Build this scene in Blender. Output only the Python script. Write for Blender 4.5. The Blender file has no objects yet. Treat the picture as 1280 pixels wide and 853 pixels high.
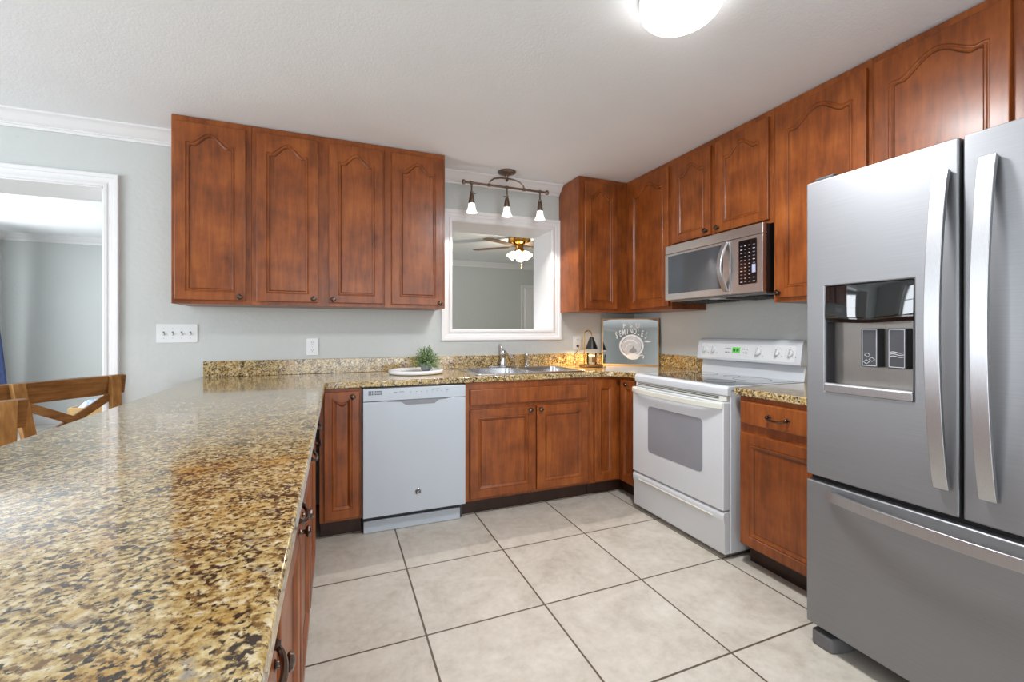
import bpy, bmesh, math, random
from mathutils import Vector, Matrix, Euler
PI = math.pi
R = math.radians
rnd = random.Random(7)
scn = bpy.context.scene
C = scn.collection

# ------------------------------------------------------------------ camera, world, lights
CAM_H, YAW, F_PX, HORIZON = 1.209, R(21.95), 545.69, 414.15
cam_d = bpy.data.cameras.new('camera')
cam_d.sensor_width = 36.0
cam_d.lens = F_PX / 1280 * 36.0
cam_d.shift_y = -(426.5 - HORIZON) / 1280
cam_d.clip_start = 0.02
cam = bpy.data.objects.new('camera', cam_d)
cam.location = (0, 0, CAM_H)
cam.rotation_euler = (PI / 2, 0, -YAW)
C.objects.link(cam)
scn.camera = cam

scn.view_settings.view_transform = 'Standard'
scn.view_settings.look = 'None'
scn.view_settings.gamma = 1.0
scn.view_settings.use_curve_mapping = False
scn.view_settings.exposure = 0.06
scn.cycles.max_bounces = 10
scn.cycles.diffuse_bounces = 6
scn.cycles.glossy_bounces = 5
scn.cycles.caustics_reflective = False
scn.cycles.caustics_refractive = False
scn.cycles.sample_clamp_indirect = 6.0

w = bpy.data.worlds.new('world')
scn.world = w
w.use_nodes = True
w.node_tree.nodes['Background'].inputs['Color'].default_value = (0.86, 0.93, 1.0, 1)
w.node_tree.nodes['Background'].inputs['Strength'].default_value = 1.6


def area_light(name, loc, rot, sx, sy, power, col=(1, 1, 1)):
    d = bpy.data.lights.new(name, 'AREA')
    d.shape = 'RECTANGLE'
    d.size, d.size_y, d.energy, d.color = sx, sy, power, col
    o = bpy.data.objects.new(name, d)
    o.location, o.rotation_euler = loc, rot
    C.objects.link(o)
    return o


def spot_light(name, loc, power, col, radius, angle, blend):
    d = bpy.data.lights.new(name, 'SPOT')
    d.energy, d.color, d.shadow_soft_size, d.spot_size, d.spot_blend = power, col, radius, angle, blend
    o = bpy.data.objects.new(name, d)
    o.location = loc
    C.objects.link(o)
    return o


def point_light(name, loc, power, col, radius):
    d = bpy.data.lights.new(name, 'POINT')
    d.energy, d.color, d.shadow_soft_size = power, col, radius
    o = bpy.data.objects.new(name, d)
    o.location = loc
    C.objects.link(o)
    return o


# living room daylight; added fill lamps at the unseen dining window and patio opening
area_light('fill_dining', (-3.98, 1.1, 1.35), (0, R(-90), 0), 1.5, 2.6, 112, (0.88, 0.94, 1.0))
area_light('fill_patio', (0.75, -2.98, 1.25), (R(90), 0, 0), 3.4, 2.1, 66, (0.90, 0.95, 1.0))
area_light('daylight_living', (-3.88, 5.6, 1.4), (0, R(-90), 0), 1.5, 1.8, 78, (0.90, 0.95, 1.0))
P_DOME, P_TRACK, P_FAN, P_WARMER = 32, 15.0, 20, 12.0

# ------------------------------------------------------------------ materials
def new_mat(name):
    m = bpy.data.materials.new(name)
    m.use_nodes = True
    nt = m.node_tree
    return m, nt, nt.nodes['Principled BSDF'], nt.nodes, nt.links


def ramp(nodes, stops, interp='LINEAR'):
    r = nodes.new('ShaderNodeValToRGB')
    r.color_ramp.interpolation = interp
    e = r.color_ramp.elements
    while len(e) < len(stops):
        e.new(0.5)
    for i, (p, c) in enumerate(stops):
        e[i].position = p
        e[i].color = (*c, 1) if len(c) == 3 else c
    return r


def srgb(r, g, b):
    f = lambda v: (v / 255 / 12.92) if v / 255 <= 0.04045 else ((v / 255 + 0.055) / 1.055) ** 2.4
    return (f(r), f(g), f(b))


def plain(name, col, rough=0.5, metal=0.0, coat=0.0, bump=0.0, bscale=60, var=0.06, vscale=7, spec=0.5):
    m, nt, b, N, L = new_mat(name)
    tc = N.new('ShaderNodeTexCoord')
    n = N.new('ShaderNodeTexNoise')
    n.inputs['Scale'].default_value = vscale
    n.inputs['Detail'].default_value = 3
    L.new(tc.outputs['Object'], n.inputs['Vector'])
    r = ramp(N, [(0.3, tuple(c * (1 - var) for c in col)), (0.7, tuple(min(1, c * (1 + var)) for c in col))])
    L.new(n.outputs['Fac'], r.inputs['Fac'])
    L.new(r.outputs['Color'], b.inputs['Base Color'])
    b.inputs['Roughness'].default_value = rough
    b.inputs['Metallic'].default_value = metal
    b.inputs['Coat Weight'].default_value = coat
    b.inputs['Specular IOR Level'].default_value = spec
    if bump:
        n2 = N.new('ShaderNodeTexNoise')
        n2.inputs['Scale'].default_value = bscale
        n2.inputs['Detail'].default_value = 4
        L.new(tc.outputs['Object'], n2.inputs['Vector'])
        bp = N.new('ShaderNodeBump')
        bp.inputs['Strength'].default_value = bump
        bp.inputs['Distance'].default_value = 0.01
        L.new(n2.outputs['Fac'], bp.inputs['Height'])
        L.new(bp.outputs['Normal'], b.inputs['Normal'])
    return m


def emissive(name, col, strength, base=(0.9, 0.9, 0.9)):
    m, nt, b, N, L = new_mat(name)
    b.inputs['Base Color'].default_value = (*base, 1)
    b.inputs['Emission Color'].default_value = (*col, 1)
    b.inputs['Emission Strength'].default_value = strength
    b.inputs['Roughness'].default_value = 0.3
    return m


def wood(name, dark, mid, light, rough=0.32, coat=0.35, grain=(9, 9, 0.9), axis='Z'):
    m, nt, b, N, L = new_mat(name)
    tc = N.new('ShaderNodeTexCoord')
    oi = N.new('ShaderNodeObjectInfo')
    add = N.new('ShaderNodeVectorMath'); add.operation = 'ADD'
    mul = N.new('ShaderNodeVectorMath'); mul.operation = 'SCALE'
    mul.inputs['Scale'].default_value = 17.0
    comb = N.new('ShaderNodeCombineXYZ')
    for k in 'XYZ':
        L.new(oi.outputs['Random'], comb.inputs[k])
    L.new(comb.outputs[0], mul.inputs[0])
    L.new(tc.outputs['Object'], add.inputs[0])
    L.new(mul.outputs[0], add.inputs[1])
    mp = N.new('ShaderNodeMapping')
    sc = {'Z': (grain[0], grain[1], grain[2]), 'X': (grain[2], grain[1], grain[0]), 'Y': (grain[0], grain[2], grain[1])}[axis]
    mp.inputs['Scale'].default_value = sc
    L.new(add.outputs[0], mp.inputs['Vector'])
    n1 = N.new('ShaderNodeTexNoise')          # broad mottling of the stain
    n1.inputs['Scale'].default_value = 6.0
    n1.inputs['Detail'].default_value = 4
    n1.inputs['Roughness'].default_value = 0.55
    L.new(add.outputs[0], n1.inputs['Vector'])
    n2 = N.new('ShaderNodeTexNoise')          # grain
    n2.inputs['Scale'].default_value = 4.5
    n2.inputs['Detail'].default_value = 6
    n2.inputs['Roughness'].default_value = 0.6
    n2.inputs['Distortion'].default_value = 0.6
    L.new(mp.outputs[0], n2.inputs['Vector'])
    mx = N.new('ShaderNodeMath'); mx.operation = 'MULTIPLY_ADD'
    mx.inputs[1].default_value = 0.55
    L.new(n1.outputs['Fac'], mx.inputs[0])
    m2 = N.new('ShaderNodeMath'); m2.operation = 'MULTIPLY'
    m2.inputs[1].default_value = 0.45
    L.new(n2.outputs['Fac'], m2.inputs[0])
    L.new(m2.outputs[0], mx.inputs[2])
    r = ramp(N, [(0.28, dark), (0.5, mid), (0.72, light)])
    L.new(mx.outputs[0], r.inputs['Fac'])
    L.new(r.outputs['Color'], b.inputs['Base Color'])
    b.inputs['Roughness'].default_value = rough
    b.inputs['Coat Weight'].default_value = coat
    b.inputs['Coat Roughness'].default_value = 0.2
    b.inputs['Specular IOR Level'].default_value = 0.38
    bp = N.new('ShaderNodeBump')
    bp.inputs['Strength'].default_value = 0.05
    bp.inputs['Distance'].default_value = 0.004
    L.new(n2.outputs['Fac'], bp.inputs['Height'])
    L.new(bp.outputs['Normal'], b.inputs['Normal'])
    return m


def brushed(name, col, rough=0.28, axis='X', strength=0.06, aniso=0.0, arot=0.0, metal=1.0):
    m, nt, b, N, L = new_mat(name)
    tc = N.new('ShaderNodeTexCoord')
    mp = N.new('ShaderNodeMapping')
    mp.inputs['Scale'].default_value = {'X': (1.5, 300, 300), 'Z': (300, 300, 1.5)}[axis]
    L.new(tc.outputs['Object'], mp.inputs['Vector'])
    n = N.new('ShaderNodeTexNoise')
    n.inputs['Scale'].default_value = 3
    n.inputs['Detail'].default_value = 3
    L.new(mp.outputs[0], n.inputs['Vector'])
    r = ramp(N, [(0.3, tuple(c * 0.93 for c in col)), (0.7, tuple(min(1, c * 1.05) for c in col))])
    L.new(n.outputs['Fac'], r.inputs['Fac'])
    L.new(r.outputs['Color'], b.inputs['Base Color'])
    b.inputs['Metallic'].default_value = metal
    b.inputs['Roughness'].default_value = rough
    if aniso:
        tg = N.new('ShaderNodeTangent'); tg.direction_type = 'RADIAL'; tg.axis = 'Z'
        L.new(tg.outputs[0], b.inputs['Tangent'])
        b.inputs['Anisotropic'].default_value = aniso
        b.inputs['Anisotropic Rotation'].default_value = arot
    bp = N.new('ShaderNodeBump')
    bp.inputs['Strength'].default_value = strength
    bp.inputs['Distance'].default_value = 0.001
    L.new(n.outputs['Fac'], bp.inputs['Height'])
    L.new(bp.outputs['Normal'], b.inputs['Normal'])
    return m


def granite_mat():
    m, nt, b, N, L = new_mat('gold_granite')
    tc = N.new('ShaderNodeTexCoord')

    def noise(scale, detail, rough=0.6, dist=0.0, off=0.0):
        mp = N.new('ShaderNodeMapping')
        mp.inputs['Location'].default_value = (off, off * 1.7, off * 0.6)
        L.new(tc.outputs['Object'], mp.inputs['Vector'])
        n = N.new('ShaderNodeTexNoise')
        n.inputs['Scale'].default_value = scale
        n.inputs['Detail'].default_value = detail
        n.inputs['Roughness'].default_value = rough
        n.inputs['Distortion'].default_value = dist
        L.new(mp.outputs[0], n.inputs['Vector'])
        return n.outputs['Fac']

    def mix(fac, a, c):
        x = N.new('ShaderNodeMix'); x.data_type = 'RGBA'
        L.new(fac, x.inputs['Factor'])
        if isinstance(a, tuple):
            x.inputs[6].default_value = (*a, 1)
        else:
            L.new(a, x.inputs[6])
        if isinstance(c, tuple):
            x.inputs[7].default_value = (*c, 1)
        else:
            L.new(c, x.inputs[7])
        return x.outputs[2]

    def thr(val, lo, hi):
        r = ramp(N, [(lo, (0, 0, 0)), (hi, (1, 1, 1))])
        L.new(val, r.inputs['Fac'])
        return r.outputs['Color']

    base = ramp(N, [(0.30, srgb(124, 98, 58)), (0.42, srgb(178, 150, 94)), (0.55, srgb(208, 186, 136)), (0.70, srgb(228, 220, 198))])
    L.new(noise(72, 5, 0.62, 0.1), base.inputs['Fac'])
    gold = thr(noise(9, 5, 0.65, 0.2, 3.1), 0.50, 0.72)
    c = mix(gold, base.outputs['Color'], srgb(188, 142, 66))
    grey = thr(noise(30, 5, 0.6, 0.2, 8.3), 0.59, 0.70)
    c = mix(grey, c, srgb(150, 142, 130))
    brown = thr(noise(92, 5, 0.62, 0.15, 5.7), 0.50, 0.60)
    c = mix(brown, c, srgb(120, 90, 52))
    # dark flecks gather in loose clusters
    a = N.new('ShaderNodeMath'); a.operation = 'MULTIPLY_ADD'
    L.new(noise(125, 4, 0.55, 0.15, 1.9), a.inputs[0]); a.inputs[1].default_value = 0.75
    a2 = N.new('ShaderNodeMath'); a2.operation = 'MULTIPLY'; a2.inputs[1].default_value = 0.42
    L.new(noise(20, 4, 0.55, 0.2, 12.2), a2.inputs[0])
    L.new(a2.outputs[0], a.inputs[2])
    c = mix(thr(a.outputs[0], 0.608, 0.68), c, srgb(52, 42, 34))
    L.new(c, b.inputs['Base Color'])
    b.inputs['Roughness'].default_value = 0.14
    b.inputs['Specular IOR Level'].default_value = 0.55
    b.inputs['Coat Weight'].default_value = 0.5
    b.inputs['Coat Roughness'].default_value = 0.04
    return m


def tile_mat():
    m, nt, b, N, L = new_mat('stone_tile')
    tc = N.new('ShaderNodeTexCoord')
    mp = N.new('ShaderNodeMapping')
    mp.inputs['Location'].default_value = (-0.333 + 0.522 * 20, -1.213 + 0.522 * 20, 0)
    L.new(tc.outputs['Object'], mp.inputs['Vector'])
    br = N.new('ShaderNodeTexBrick')
    br.offset = 0.0
    br.squash = 1.0
    br.inputs['Scale'].default_value = 1.0
    br.inputs['Brick Width'].default_value = 0.522
    br.inputs['Row Height'].default_value = 0.522
    br.inputs['Mortar Size'].default_value = 0.0042
    br.inputs['Mortar Smooth'].default_value = 0.05
    br.inputs['Bias'].default_value = 0.0
    br.inputs['Color1'].default_value = (0, 0, 0, 1)
    br.inputs['Color2'].default_value = (1, 1, 1, 1)
    br.inputs['Mortar'].default_value = (0.5, 0.5, 0.5, 1)
    L.new(mp.outputs[0], br.inputs['Vector'])
    # each tile a shifted piece of the same clouded stone
    sh = N.new('ShaderNodeVectorMath'); sh.operation = 'SCALE'; sh.inputs['Scale'].default_value = 5.0
    L.new(br.outputs['Color'], sh.inputs[0])
    ad = N.new('ShaderNodeVectorMath'); ad.operation = 'ADD'
    L.new(tc.outputs['Object'], ad.inputs[0]); L.new(sh.outputs[0], ad.inputs[1])
    n1 = N.new('ShaderNodeTexNoise'); n1.inputs['Scale'].default_value = 4.5; n1.inputs['Detail'].default_value = 8; n1.inputs['Roughness'].default_value = 0.65; n1.inputs['Distortion'].default_value = 0.8
    L.new(ad.outputs[0], n1.inputs['Vector'])
    n2 = N.new('ShaderNodeTexNoise'); n2.inputs['Scale'].default_value = 26; n2.inputs['Detail'].default_value = 6; n2.inputs['Roughness'].default_value = 0.7
    L.new(ad.outputs[0], n2.inputs['Vector'])
    av = N.new('ShaderNodeMath'); av.operation = 'MULTIPLY_ADD'; av.inputs[1].default_value = 0.6
    L.new(n1.outputs['Fac'], av.inputs[0])
    hf = N.new('ShaderNodeMath'); hf.operation = 'MULTIPLY'; hf.inputs[1].default_value = 0.4
    L.new(n2.outputs['Fac'], hf.inputs[0]); L.new(hf.outputs[0], av.inputs[2])
    r = ramp(N, [(0.30, srgb(176, 167, 153)), (0.48, srgb(200, 193, 181)), (0.66, srgb(216, 210, 200))])
    L.new(av.outputs[0], r.inputs['Fac'])
    mx = N.new('ShaderNodeMix'); mx.data_type = 'RGBA'
    L.new(br.outputs['Fac'], mx.inputs['Factor'])
    L.new(r.outputs['Color'], mx.inputs[6])
    mx.inputs[7].default_value = (*srgb(96, 84, 70), 1)
    L.new(mx.outputs[2], b.inputs['Base Color'])
    b.inputs['Roughness'].default_value = 0.38
    bp = N.new('ShaderNodeBump'); bp.inputs['Strength'].default_value = 0.5; bp.inputs['Distance'].default_value = 0.003; bp.invert = True
    L.new(br.outputs['Fac'], bp.inputs['Height'])
    L.new(bp.outputs['Normal'], b.inputs['Normal'])
    return m


def glass_mat(name):
    m, nt, b, N, L = new_mat(name)
    tr = N.new('ShaderNodeBsdfTransparent')
    gl = N.new('ShaderNodeBsdfGlossy'); gl.inputs['Roughness'].default_value = 0.03
    fr = N.new('ShaderNodeFresnel'); fr.inputs['IOR'].default_value = 1.45
    mx = N.new('ShaderNodeMixShader')
    L.new(fr.outputs[0], mx.inputs[0]); L.new(tr.outputs[0], mx.inputs[1]); L.new(gl.outputs[0], mx.inputs[2])
    L.new(mx.outputs[0], N['Material Output'].inputs['Surface'])
    return m


M = {}
M['wall'] = plain('wall_paint', srgb(197, 201, 199), 0.75, bump=0.25, bscale=38, var=0.015, vscale=2)
M['ceiling'] = plain('ceiling_paint', srgb(233, 236, 239), 0.9, bump=0.12, bscale=110, var=0.015, vscale=3)
M['trim'] = plain('white_trim', srgb(226, 226, 227), 0.35, var=0.01)
M['tile'] = tile_mat()
M['granite'] = granite_mat()
M['wood'] = wood('stained_maple', srgb(82, 38, 13), srgb(134, 69, 26), srgb(168, 95, 40), rough=0.36, coat=0.16)
M['panel_groove'] = wood('dark_panel_groove', srgb(46, 22, 9), srgb(70, 34, 14), srgb(88, 46, 20))
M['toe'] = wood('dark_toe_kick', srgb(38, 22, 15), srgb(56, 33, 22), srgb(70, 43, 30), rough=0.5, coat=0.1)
M['rustic'] = wood('rustic_brown_wood', srgb(84, 54, 28), srgb(138, 96, 52), srgb(178, 134, 82), rough=0.5, coat=0.05, grain=(14, 14, 1.5), axis='X')
M['rustic_post'] = wood('rustic_brown_post', srgb(96, 62, 28), srgb(156, 110, 56), srgb(200, 154, 90), rough=0.5, coat=0.05, grain=(14, 14, 1.5))
M['bronze'] = plain('dark_bronze', srgb(96, 82, 74), 0.25, metal=1.0, var=0.15)
M['oilbronze'] = plain('brown_bronze', srgb(122, 104, 92), 0.35, metal=1.0, var=0.12, vscale=30)
M['steel'] = brushed('stainless_steel', srgb(146, 147, 150), 0.42, 'X', aniso=0.4, arot=0.25, metal=0.72)
M['steel_micro'] = brushed('bright_stainless', srgb(212, 208, 205), 0.30, 'X')
M['recess'] = brushed('dark_stainless', srgb(132, 127, 122), 0.38, 'Z')
M['steel_v'] = brushed('stainless_handle', srgb(196, 197, 200), 0.36, 'Z')
M['chrome'] = plain('chrome', srgb(215, 216, 218), 0.08, metal=1.0, var=0.01)
M['sinksteel'] = brushed('sink_steel', srgb(205, 206, 208), 0.25, 'X')
M['white'] = plain('white_enamel', srgb(212, 216, 221), 0.22, var=0.006, coat=0.3)
M['cool_shaded_white'] = plain('cool_shaded_enamel', srgb(182, 190, 199), 0.24, var=0.006, coat=0.3)  # bluish white enamel, darkened for the shade the dishwasher stands in
M['white_cream'] = plain('cream_plastic', srgb(212, 212, 203), 0.3, var=0.01)
M['white_plastic'] = plain('white_plastic', srgb(226, 228, 229), 0.35, var=0.01)
M['pocket_shade_grey'] = plain('pocket_shade_grey', srgb(128, 130, 136), 0.35, var=0.02)
M['foot_grey'] = plain('foot_grey_plastic', srgb(104, 104, 106), 0.45, var=0.03)
M['black'] = plain('black_plastic', srgb(22, 22, 24), 0.3, var=0.05)
M['dark_grey'] = plain('dark_grey_plastic', srgb(58, 58, 62), 0.4, var=0.05)
M['black_glass'] = plain('black_glass', srgb(14, 15, 17), 0.03, var=0.02, coat=1.0)
M['micro_glass'] = plain('microwave_glass', srgb(58, 62, 68), 0.04, var=0.04, coat=1.0)
M['oven_glass'] = plain('oven_door_glass', srgb(140, 144, 152), 0.06, var=0.03, coat=0.8)
M['cooktop_glass'] = plain('cooktop_glass', srgb(92, 94, 98), 0.05, var=0.05, coat=1.0, vscale=120)
M['ring'] = plain('burner_ring', srgb(60, 61, 64), 0.2, var=0.05)
M['print'] = plain('grey_print', srgb(120, 124, 132), 0.5, var=0.02)
M['print_dark'] = plain('dark_print', srgb(50, 50, 54), 0.5, var=0.02)
M['print_light'] = plain('light_print', srgb(190, 192, 196), 0.4, var=0.02)
M['gold'] = plain('brass', srgb(188, 140, 68), 0.2, metal=1.0, var=0.06)
M['frost'] = emissive('frosted_glass_lit', (1.0, 0.97, 0.92), 1.6)
M['frost_fan'] = emissive('fan_glass_lit', (1.0, 0.86, 0.62), 3.0)
M['dome'] = emissive('dome_diffuser_lit', (1.0, 0.99, 0.98), 7.0)
M['display'] = emissive('green_display', (0.16, 0.75, 0.10), 0.55, (0.05, 0.2, 0.05))
M['display_off'] = emissive('lcd_display', (0.55, 0.62, 0.9), 0.5, (0.2, 0.2, 0.25))
M['bulb'] = emissive('warm_bulb_lit', (1.0, 0.72, 0.36), 25)
M['wax'] = plain('cream_wax', srgb(246, 226, 170), 0.5, var=0.02)
M['label_paper'] = plain('brown_label', srgb(138, 88, 38), 0.6, var=0.08)
M['glass'] = glass_mat('clear_glass')
M['mirror'] = plain('mirror_silver', srgb(228, 229, 232), 0.03, metal=1.0, var=0.005)
M['etched'] = plain('etched_frost', srgb(238, 238, 238), 0.55, metal=0.0, var=0.03, vscale=30)
M['etched_grey'] = plain('etched_grey', srgb(150, 150, 152), 0.5, var=0.03)
M['etched_mid'] = plain('etched_mid', srgb(206, 206, 208), 0.5, var=0.06, vscale=40)
M['marble'] = plain('white_marble', srgb(238, 238, 240), 0.18, var=0.02, vscale=6)
M['pot'] = plain('grey_ceramic', srgb(120, 124, 124), 0.6, var=0.08)
M['soil'] = plain('soil', srgb(60, 46, 34), 0.9, var=0.2, bump=0.5)
M['leaf'] = plain('leaf_green', srgb(118, 150, 98), 0.5, var=0.35, vscale=22)
M['leaf_pale'] = plain('leaf_pale_green', srgb(148, 172, 120), 0.5, var=0.2, vscale=22)
M['stem'] = plain('stem_green', srgb(84, 100, 52), 0.6, var=0.1)
M['curtain'] = plain('blue_fabric', srgb(86, 104, 158), 0.85, var=0.25, vscale=14)
M['tan_wood'] = wood('tan_wood', srgb(160, 122, 74), srgb(196, 158, 104), srgb(216, 182, 132), rough=0.5, coat=0.0, axis='X')
M['cloth'] = plain('blue_white_cloth', srgb(176, 190, 214), 0.9, var=0.45, vscale=26)
M['cord'] = plain('dark_cord', srgb(52, 44, 40), 0.5, var=0.05)
M['fanblade'] = wood('fan_blade', srgb(84, 60, 44), srgb(110, 82, 62), srgb(130, 100, 78), rough=0.4, coat=0.1, axis='X')


# ------------------------------------------------------------------ mesh helpers
class MB:
    def __init__(self):
        self.bm = bmesh.new()

    def face(self, vs, mi=0):
        try:
            f = self.bm.faces.new(vs)
            f.material_index = mi
            return f
        except ValueError:
            return None

    def v(self, *co):
        return self.bm.verts.new(co)

    def box(self, x0, x1, y0, y1, z0, z1, mi=0, mat=None):
        c = [(x0, y0, z0), (x1, y0, z0), (x1, y1, z0), (x0, y1, z0), (x0, y0, z1), (x1, y0, z1), (x1, y1, z1), (x0, y1, z1)]
        vs = [self.bm.verts.new(mat @ Vector(p) if mat else p) for p in c]
        for f in ((3, 2, 1, 0), (4, 5, 6, 7), (0, 1, 5, 4), (1, 2, 6, 5), (2, 3, 7, 6), (3, 0, 4, 7)):
            self.face([vs[i] for i in f], mi)
        return self

    def loops(self, loops, closed=True, cap0=False, cap1=False, mi=0, mat=None):
        rows = [[self.bm.verts.new(mat @ Vector(p) if mat else p) for p in lp] for lp in loops]
        n = len(rows[0])
        for a, b in zip(rows, rows[1:]):
            for i in range(n if closed else n - 1):
                j = (i + 1) % n
                self.face([a[i], a[j], b[j], b[i]], mi)
        if cap0:
            self.face(rows[0][::-1], mi)
        if cap1:
            self.face(rows[-1], mi)
        return rows

    def lathe(self, prof, mat=None, seg=24, mi=0, cap=True, lobes=0, lobe_amp=0.0):
        lp = []
        for r, z in prof:
            row = []
            for i in range(seg):
                a = 2 * PI * i / seg
                k = 1 + (lobe_amp * math.cos(lobes * a) if lobes else 0)
                row.append((r * k * math.cos(a), r * k * math.sin(a), z))
            lp.append(row)
        self.loops(lp, True, cap, cap, mi, mat)
        return self

    def tube(self, pts, r, seg=10, mi=0, closed=False, flat=None, up=(0, 0, 1)):
        pts = [Vector(p) for p in pts]
        n = len(pts)
        lp = []
        for i, p in enumerate(pts):
            if closed:
                t = pts[(i + 1) % n] - pts[i - 1]
            else:
                t = pts[min(i + 1, n - 1)] - pts[max(i - 1, 0)]
            t.normalize()
            u = Vector(up)
            if abs(t.dot(u)) > 0.95:
                u = Vector((1, 0, 0)) if abs(t.x) < 0.9 else Vector((0, 1, 0))
            a = t.cross(u).normalized()
            b = a.cross(t).normalized()
            rr = r[i] if isinstance(r, (list, tuple)) else r
            ra, rb = (rr * flat[0], rr * flat[1]) if flat else (rr, rr)
            lp.append([p + a * (ra * math.cos(2 * PI * k / seg)) + b * (rb * math.sin(2 * PI * k / seg)) for k in range(seg)])
        if closed:
            lp.append(lp[0])
        self.loops(lp, True, not closed, not closed, mi)
        return self

    def bar(self, pts, w, h, side, mi=0):
        """rectangular section swept along pts; side = unit vector of the width direction"""
        pts = [Vector(p) for p in pts]
        s = Vector(side).normalized()
        lp = []
        for i, p in enumerate(pts):
            t = (pts[min(i + 1, len(pts) - 1)] - pts[max(i - 1, 0)]).normalized()
            nrm = t.cross(s).normalized()
            lp.append([p + s * (w / 2 * a) + nrm * (h / 2 * b) for a, b in ((-1, -1), (1, -1), (1, 1), (-1, 1))])
        self.loops(lp, True, True, True, mi)
        return self

    def prism(self, poly, z0, z1, mi=0, mat=None):
        self.loops([[(x, y, z0) for x, y in poly], [(x, y, z1) for x, y in poly]], True, True, True, mi, mat)
        return self

    def extrude_x(self, prof, x0, x1, mi=0):
        """prof: list of (y,z)"""
        self.loops([[(x0, y, z) for y, z in prof], [(x1, y, z) for y, z in prof]], True, True, True, mi)
        return self

    def text(self, s, size, mat, depth=0.0006, mi=0, align='CENTER', shear=0.0, space=1.0, bold=0.0):
        cu = bpy.data.curves.new('lettering', 'FONT')
        cu.body = s
        cu.size = size
        cu.align_x = align
        cu.align_y = 'CENTER'
        cu.extrude = depth
        cu.shear = shear
        cu.space_character = space
        cu.offset = size * bold
        cu.resolution_u = 3
        o = bpy.data.objects.new('lettering', cu)
        me = o.to_mesh()
        idx = [self.bm.verts.new(mat @ v.co) for v in me.vertices]
        for p in me.polygons:
            self.face([idx[i] for i in p.vertices], mi)
        o.to_mesh_clear()
        bpy.data.objects.remove(o)
        bpy.data.curves.remove(cu)
        return self

    def build(self, name, mats, parent=None, bevel=0.0, smooth=True, seg=2, angle=40, fix=True):
        me = bpy.data.meshes.new(name)
        if fix:
            bmesh.ops.recalc_face_normals(self.bm, faces=self.bm.faces[:])
        self.bm.to_mesh(me)
        self.bm.free()
        if not isinstance(mats, (list, tuple)):
            mats = [mats]
        for m in mats:
            me.materials.append(m)
        o = bpy.data.objects.new(name, me)
        C.objects.link(o)
        if parent is not None:
            o.parent = parent
        if smooth:
            me.shade_smooth()
            me.set_sharp_from_angle(angle=R(angle))
        if bevel:
            b = o.modifiers.new('bevel', 'BEVEL')
            b.width = bevel
            b.segments = seg
            b.limit_method = 'ANGLE'
            b.angle_limit = R(40)
            b.harden_normals = smooth
        return o


def tag(o, label=None, cat=None, group=None, kind=None):
    if label: o['label'] = label
    if cat: o['category'] = cat
    if group: o['group'] = group
    if kind: o['kind'] = kind
    return o


def thing(name, label, cat, loc=(0, 0, 0), rotz=0.0, group=None):
    o = bpy.data.objects.new(name, None)
    o.empty_display_size = 0.1
    o.location = loc
    o.rotation_euler = (0, 0, rotz)
    C.objects.link(o)
    return tag(o, label, cat, group)


def struct(mb, name, mats, **k):
    o = mb.build(name, mats, **k)
    o['kind'] = 'structure'
    return o


def copy_tree(o, parent=None):
    c = o.copy()
    C.objects.link(c)
    if parent is not None:
        c.parent = parent
    for ch in list(o.children):
        copy_tree(ch, c)
    return c


# ------------------------------------------------------------------ room shell
YB, XR, ZC = 3.333, 2.565, 2.442        # kitchen back wall, right wall, ceiling
YF = 3.687                              # living-room face of the thick back wall
YL = 7.5                                # far wall of the living room
XL = -3.9                               # left outer wall
YN = -2.9                               # wall behind the camera
DX0, DX1, DZ = -2.75, -1.283, 2.075     # cased opening to the living room
PX0, PX1, PZ0, PZ1 = 0.828, 1.715, 1.222, 2.08   # pass-through

m = MB(); m.box(XL - .2, 5.0, YN - .2, YL + .2, -0.1, 0)
struct(m, 'floor', M['tile'])
m = MB(); m.box(XL - .2, 5.0, YN - .2, YL + .2, ZC, ZC + .1)
struct(m, 'ceiling', M['ceiling'])

m = MB()
m.box(XL, DX0, YB, YF, 0, ZC)
m.box(DX0, DX1, YB, YF, DZ, ZC)
m.box(DX1, PX0, YB, YF, 0, ZC)
m.box(PX0, PX1, YB, YF, 0, PZ0)
m.box(PX0, PX1, YB, YF, PZ1, ZC)
m.box(PX1, 4.8, YB, YF, 0, ZC)
struct(m, 'wall_back', M['wall'])
m = MB(); m.box(XR, XR + .12, YN, YB, 0, ZC)
struct(m, 'wall_right', M['wall'])
# left wall with a dining window added for fill, and a living room window
m = MB()
WY = [(-0.2, 2.4, 0.55, 2.1), (4.7, 6.5, 0.65, 2.1)]
ys = [YN, -0.2, 2.4, 4.7, 6.5, YL]
for i, (a, b) in enumerate(zip(ys, ys[1:])):
    if i in (1, 3):
        wz = WY[0] if i == 1 else WY[1]
        m.box(XL - .15, XL, a, b, 0, wz[2]); m.box(XL - .15, XL, a, b, wz[3], ZC)
    else:
        m.box(XL - .15, XL, a, b, 0, ZC)
struct(m, 'wall_left', M['wall'])
# wall behind the camera with a wide patio opening added for fill
m = MB()
m.box(XL, -1.0, YN - .15, YN, 0, ZC); m.box(2.5, XR + .1, YN - .15, YN, 0, ZC); m.box(-1.0, 2.5, YN - .15, YN, 2.3, ZC)
struct(m, 'wall_front', M['wall'])
m = MB(); m.box(XL, 4.8, YL, YL + .15, 0, ZC)
struct(m, 'wall_far', M['wall'])
m = MB(); m.box(4.8, 4.95, YF, YL, 0, ZC)
struct(m, 'wall_side', M['wall'])


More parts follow.
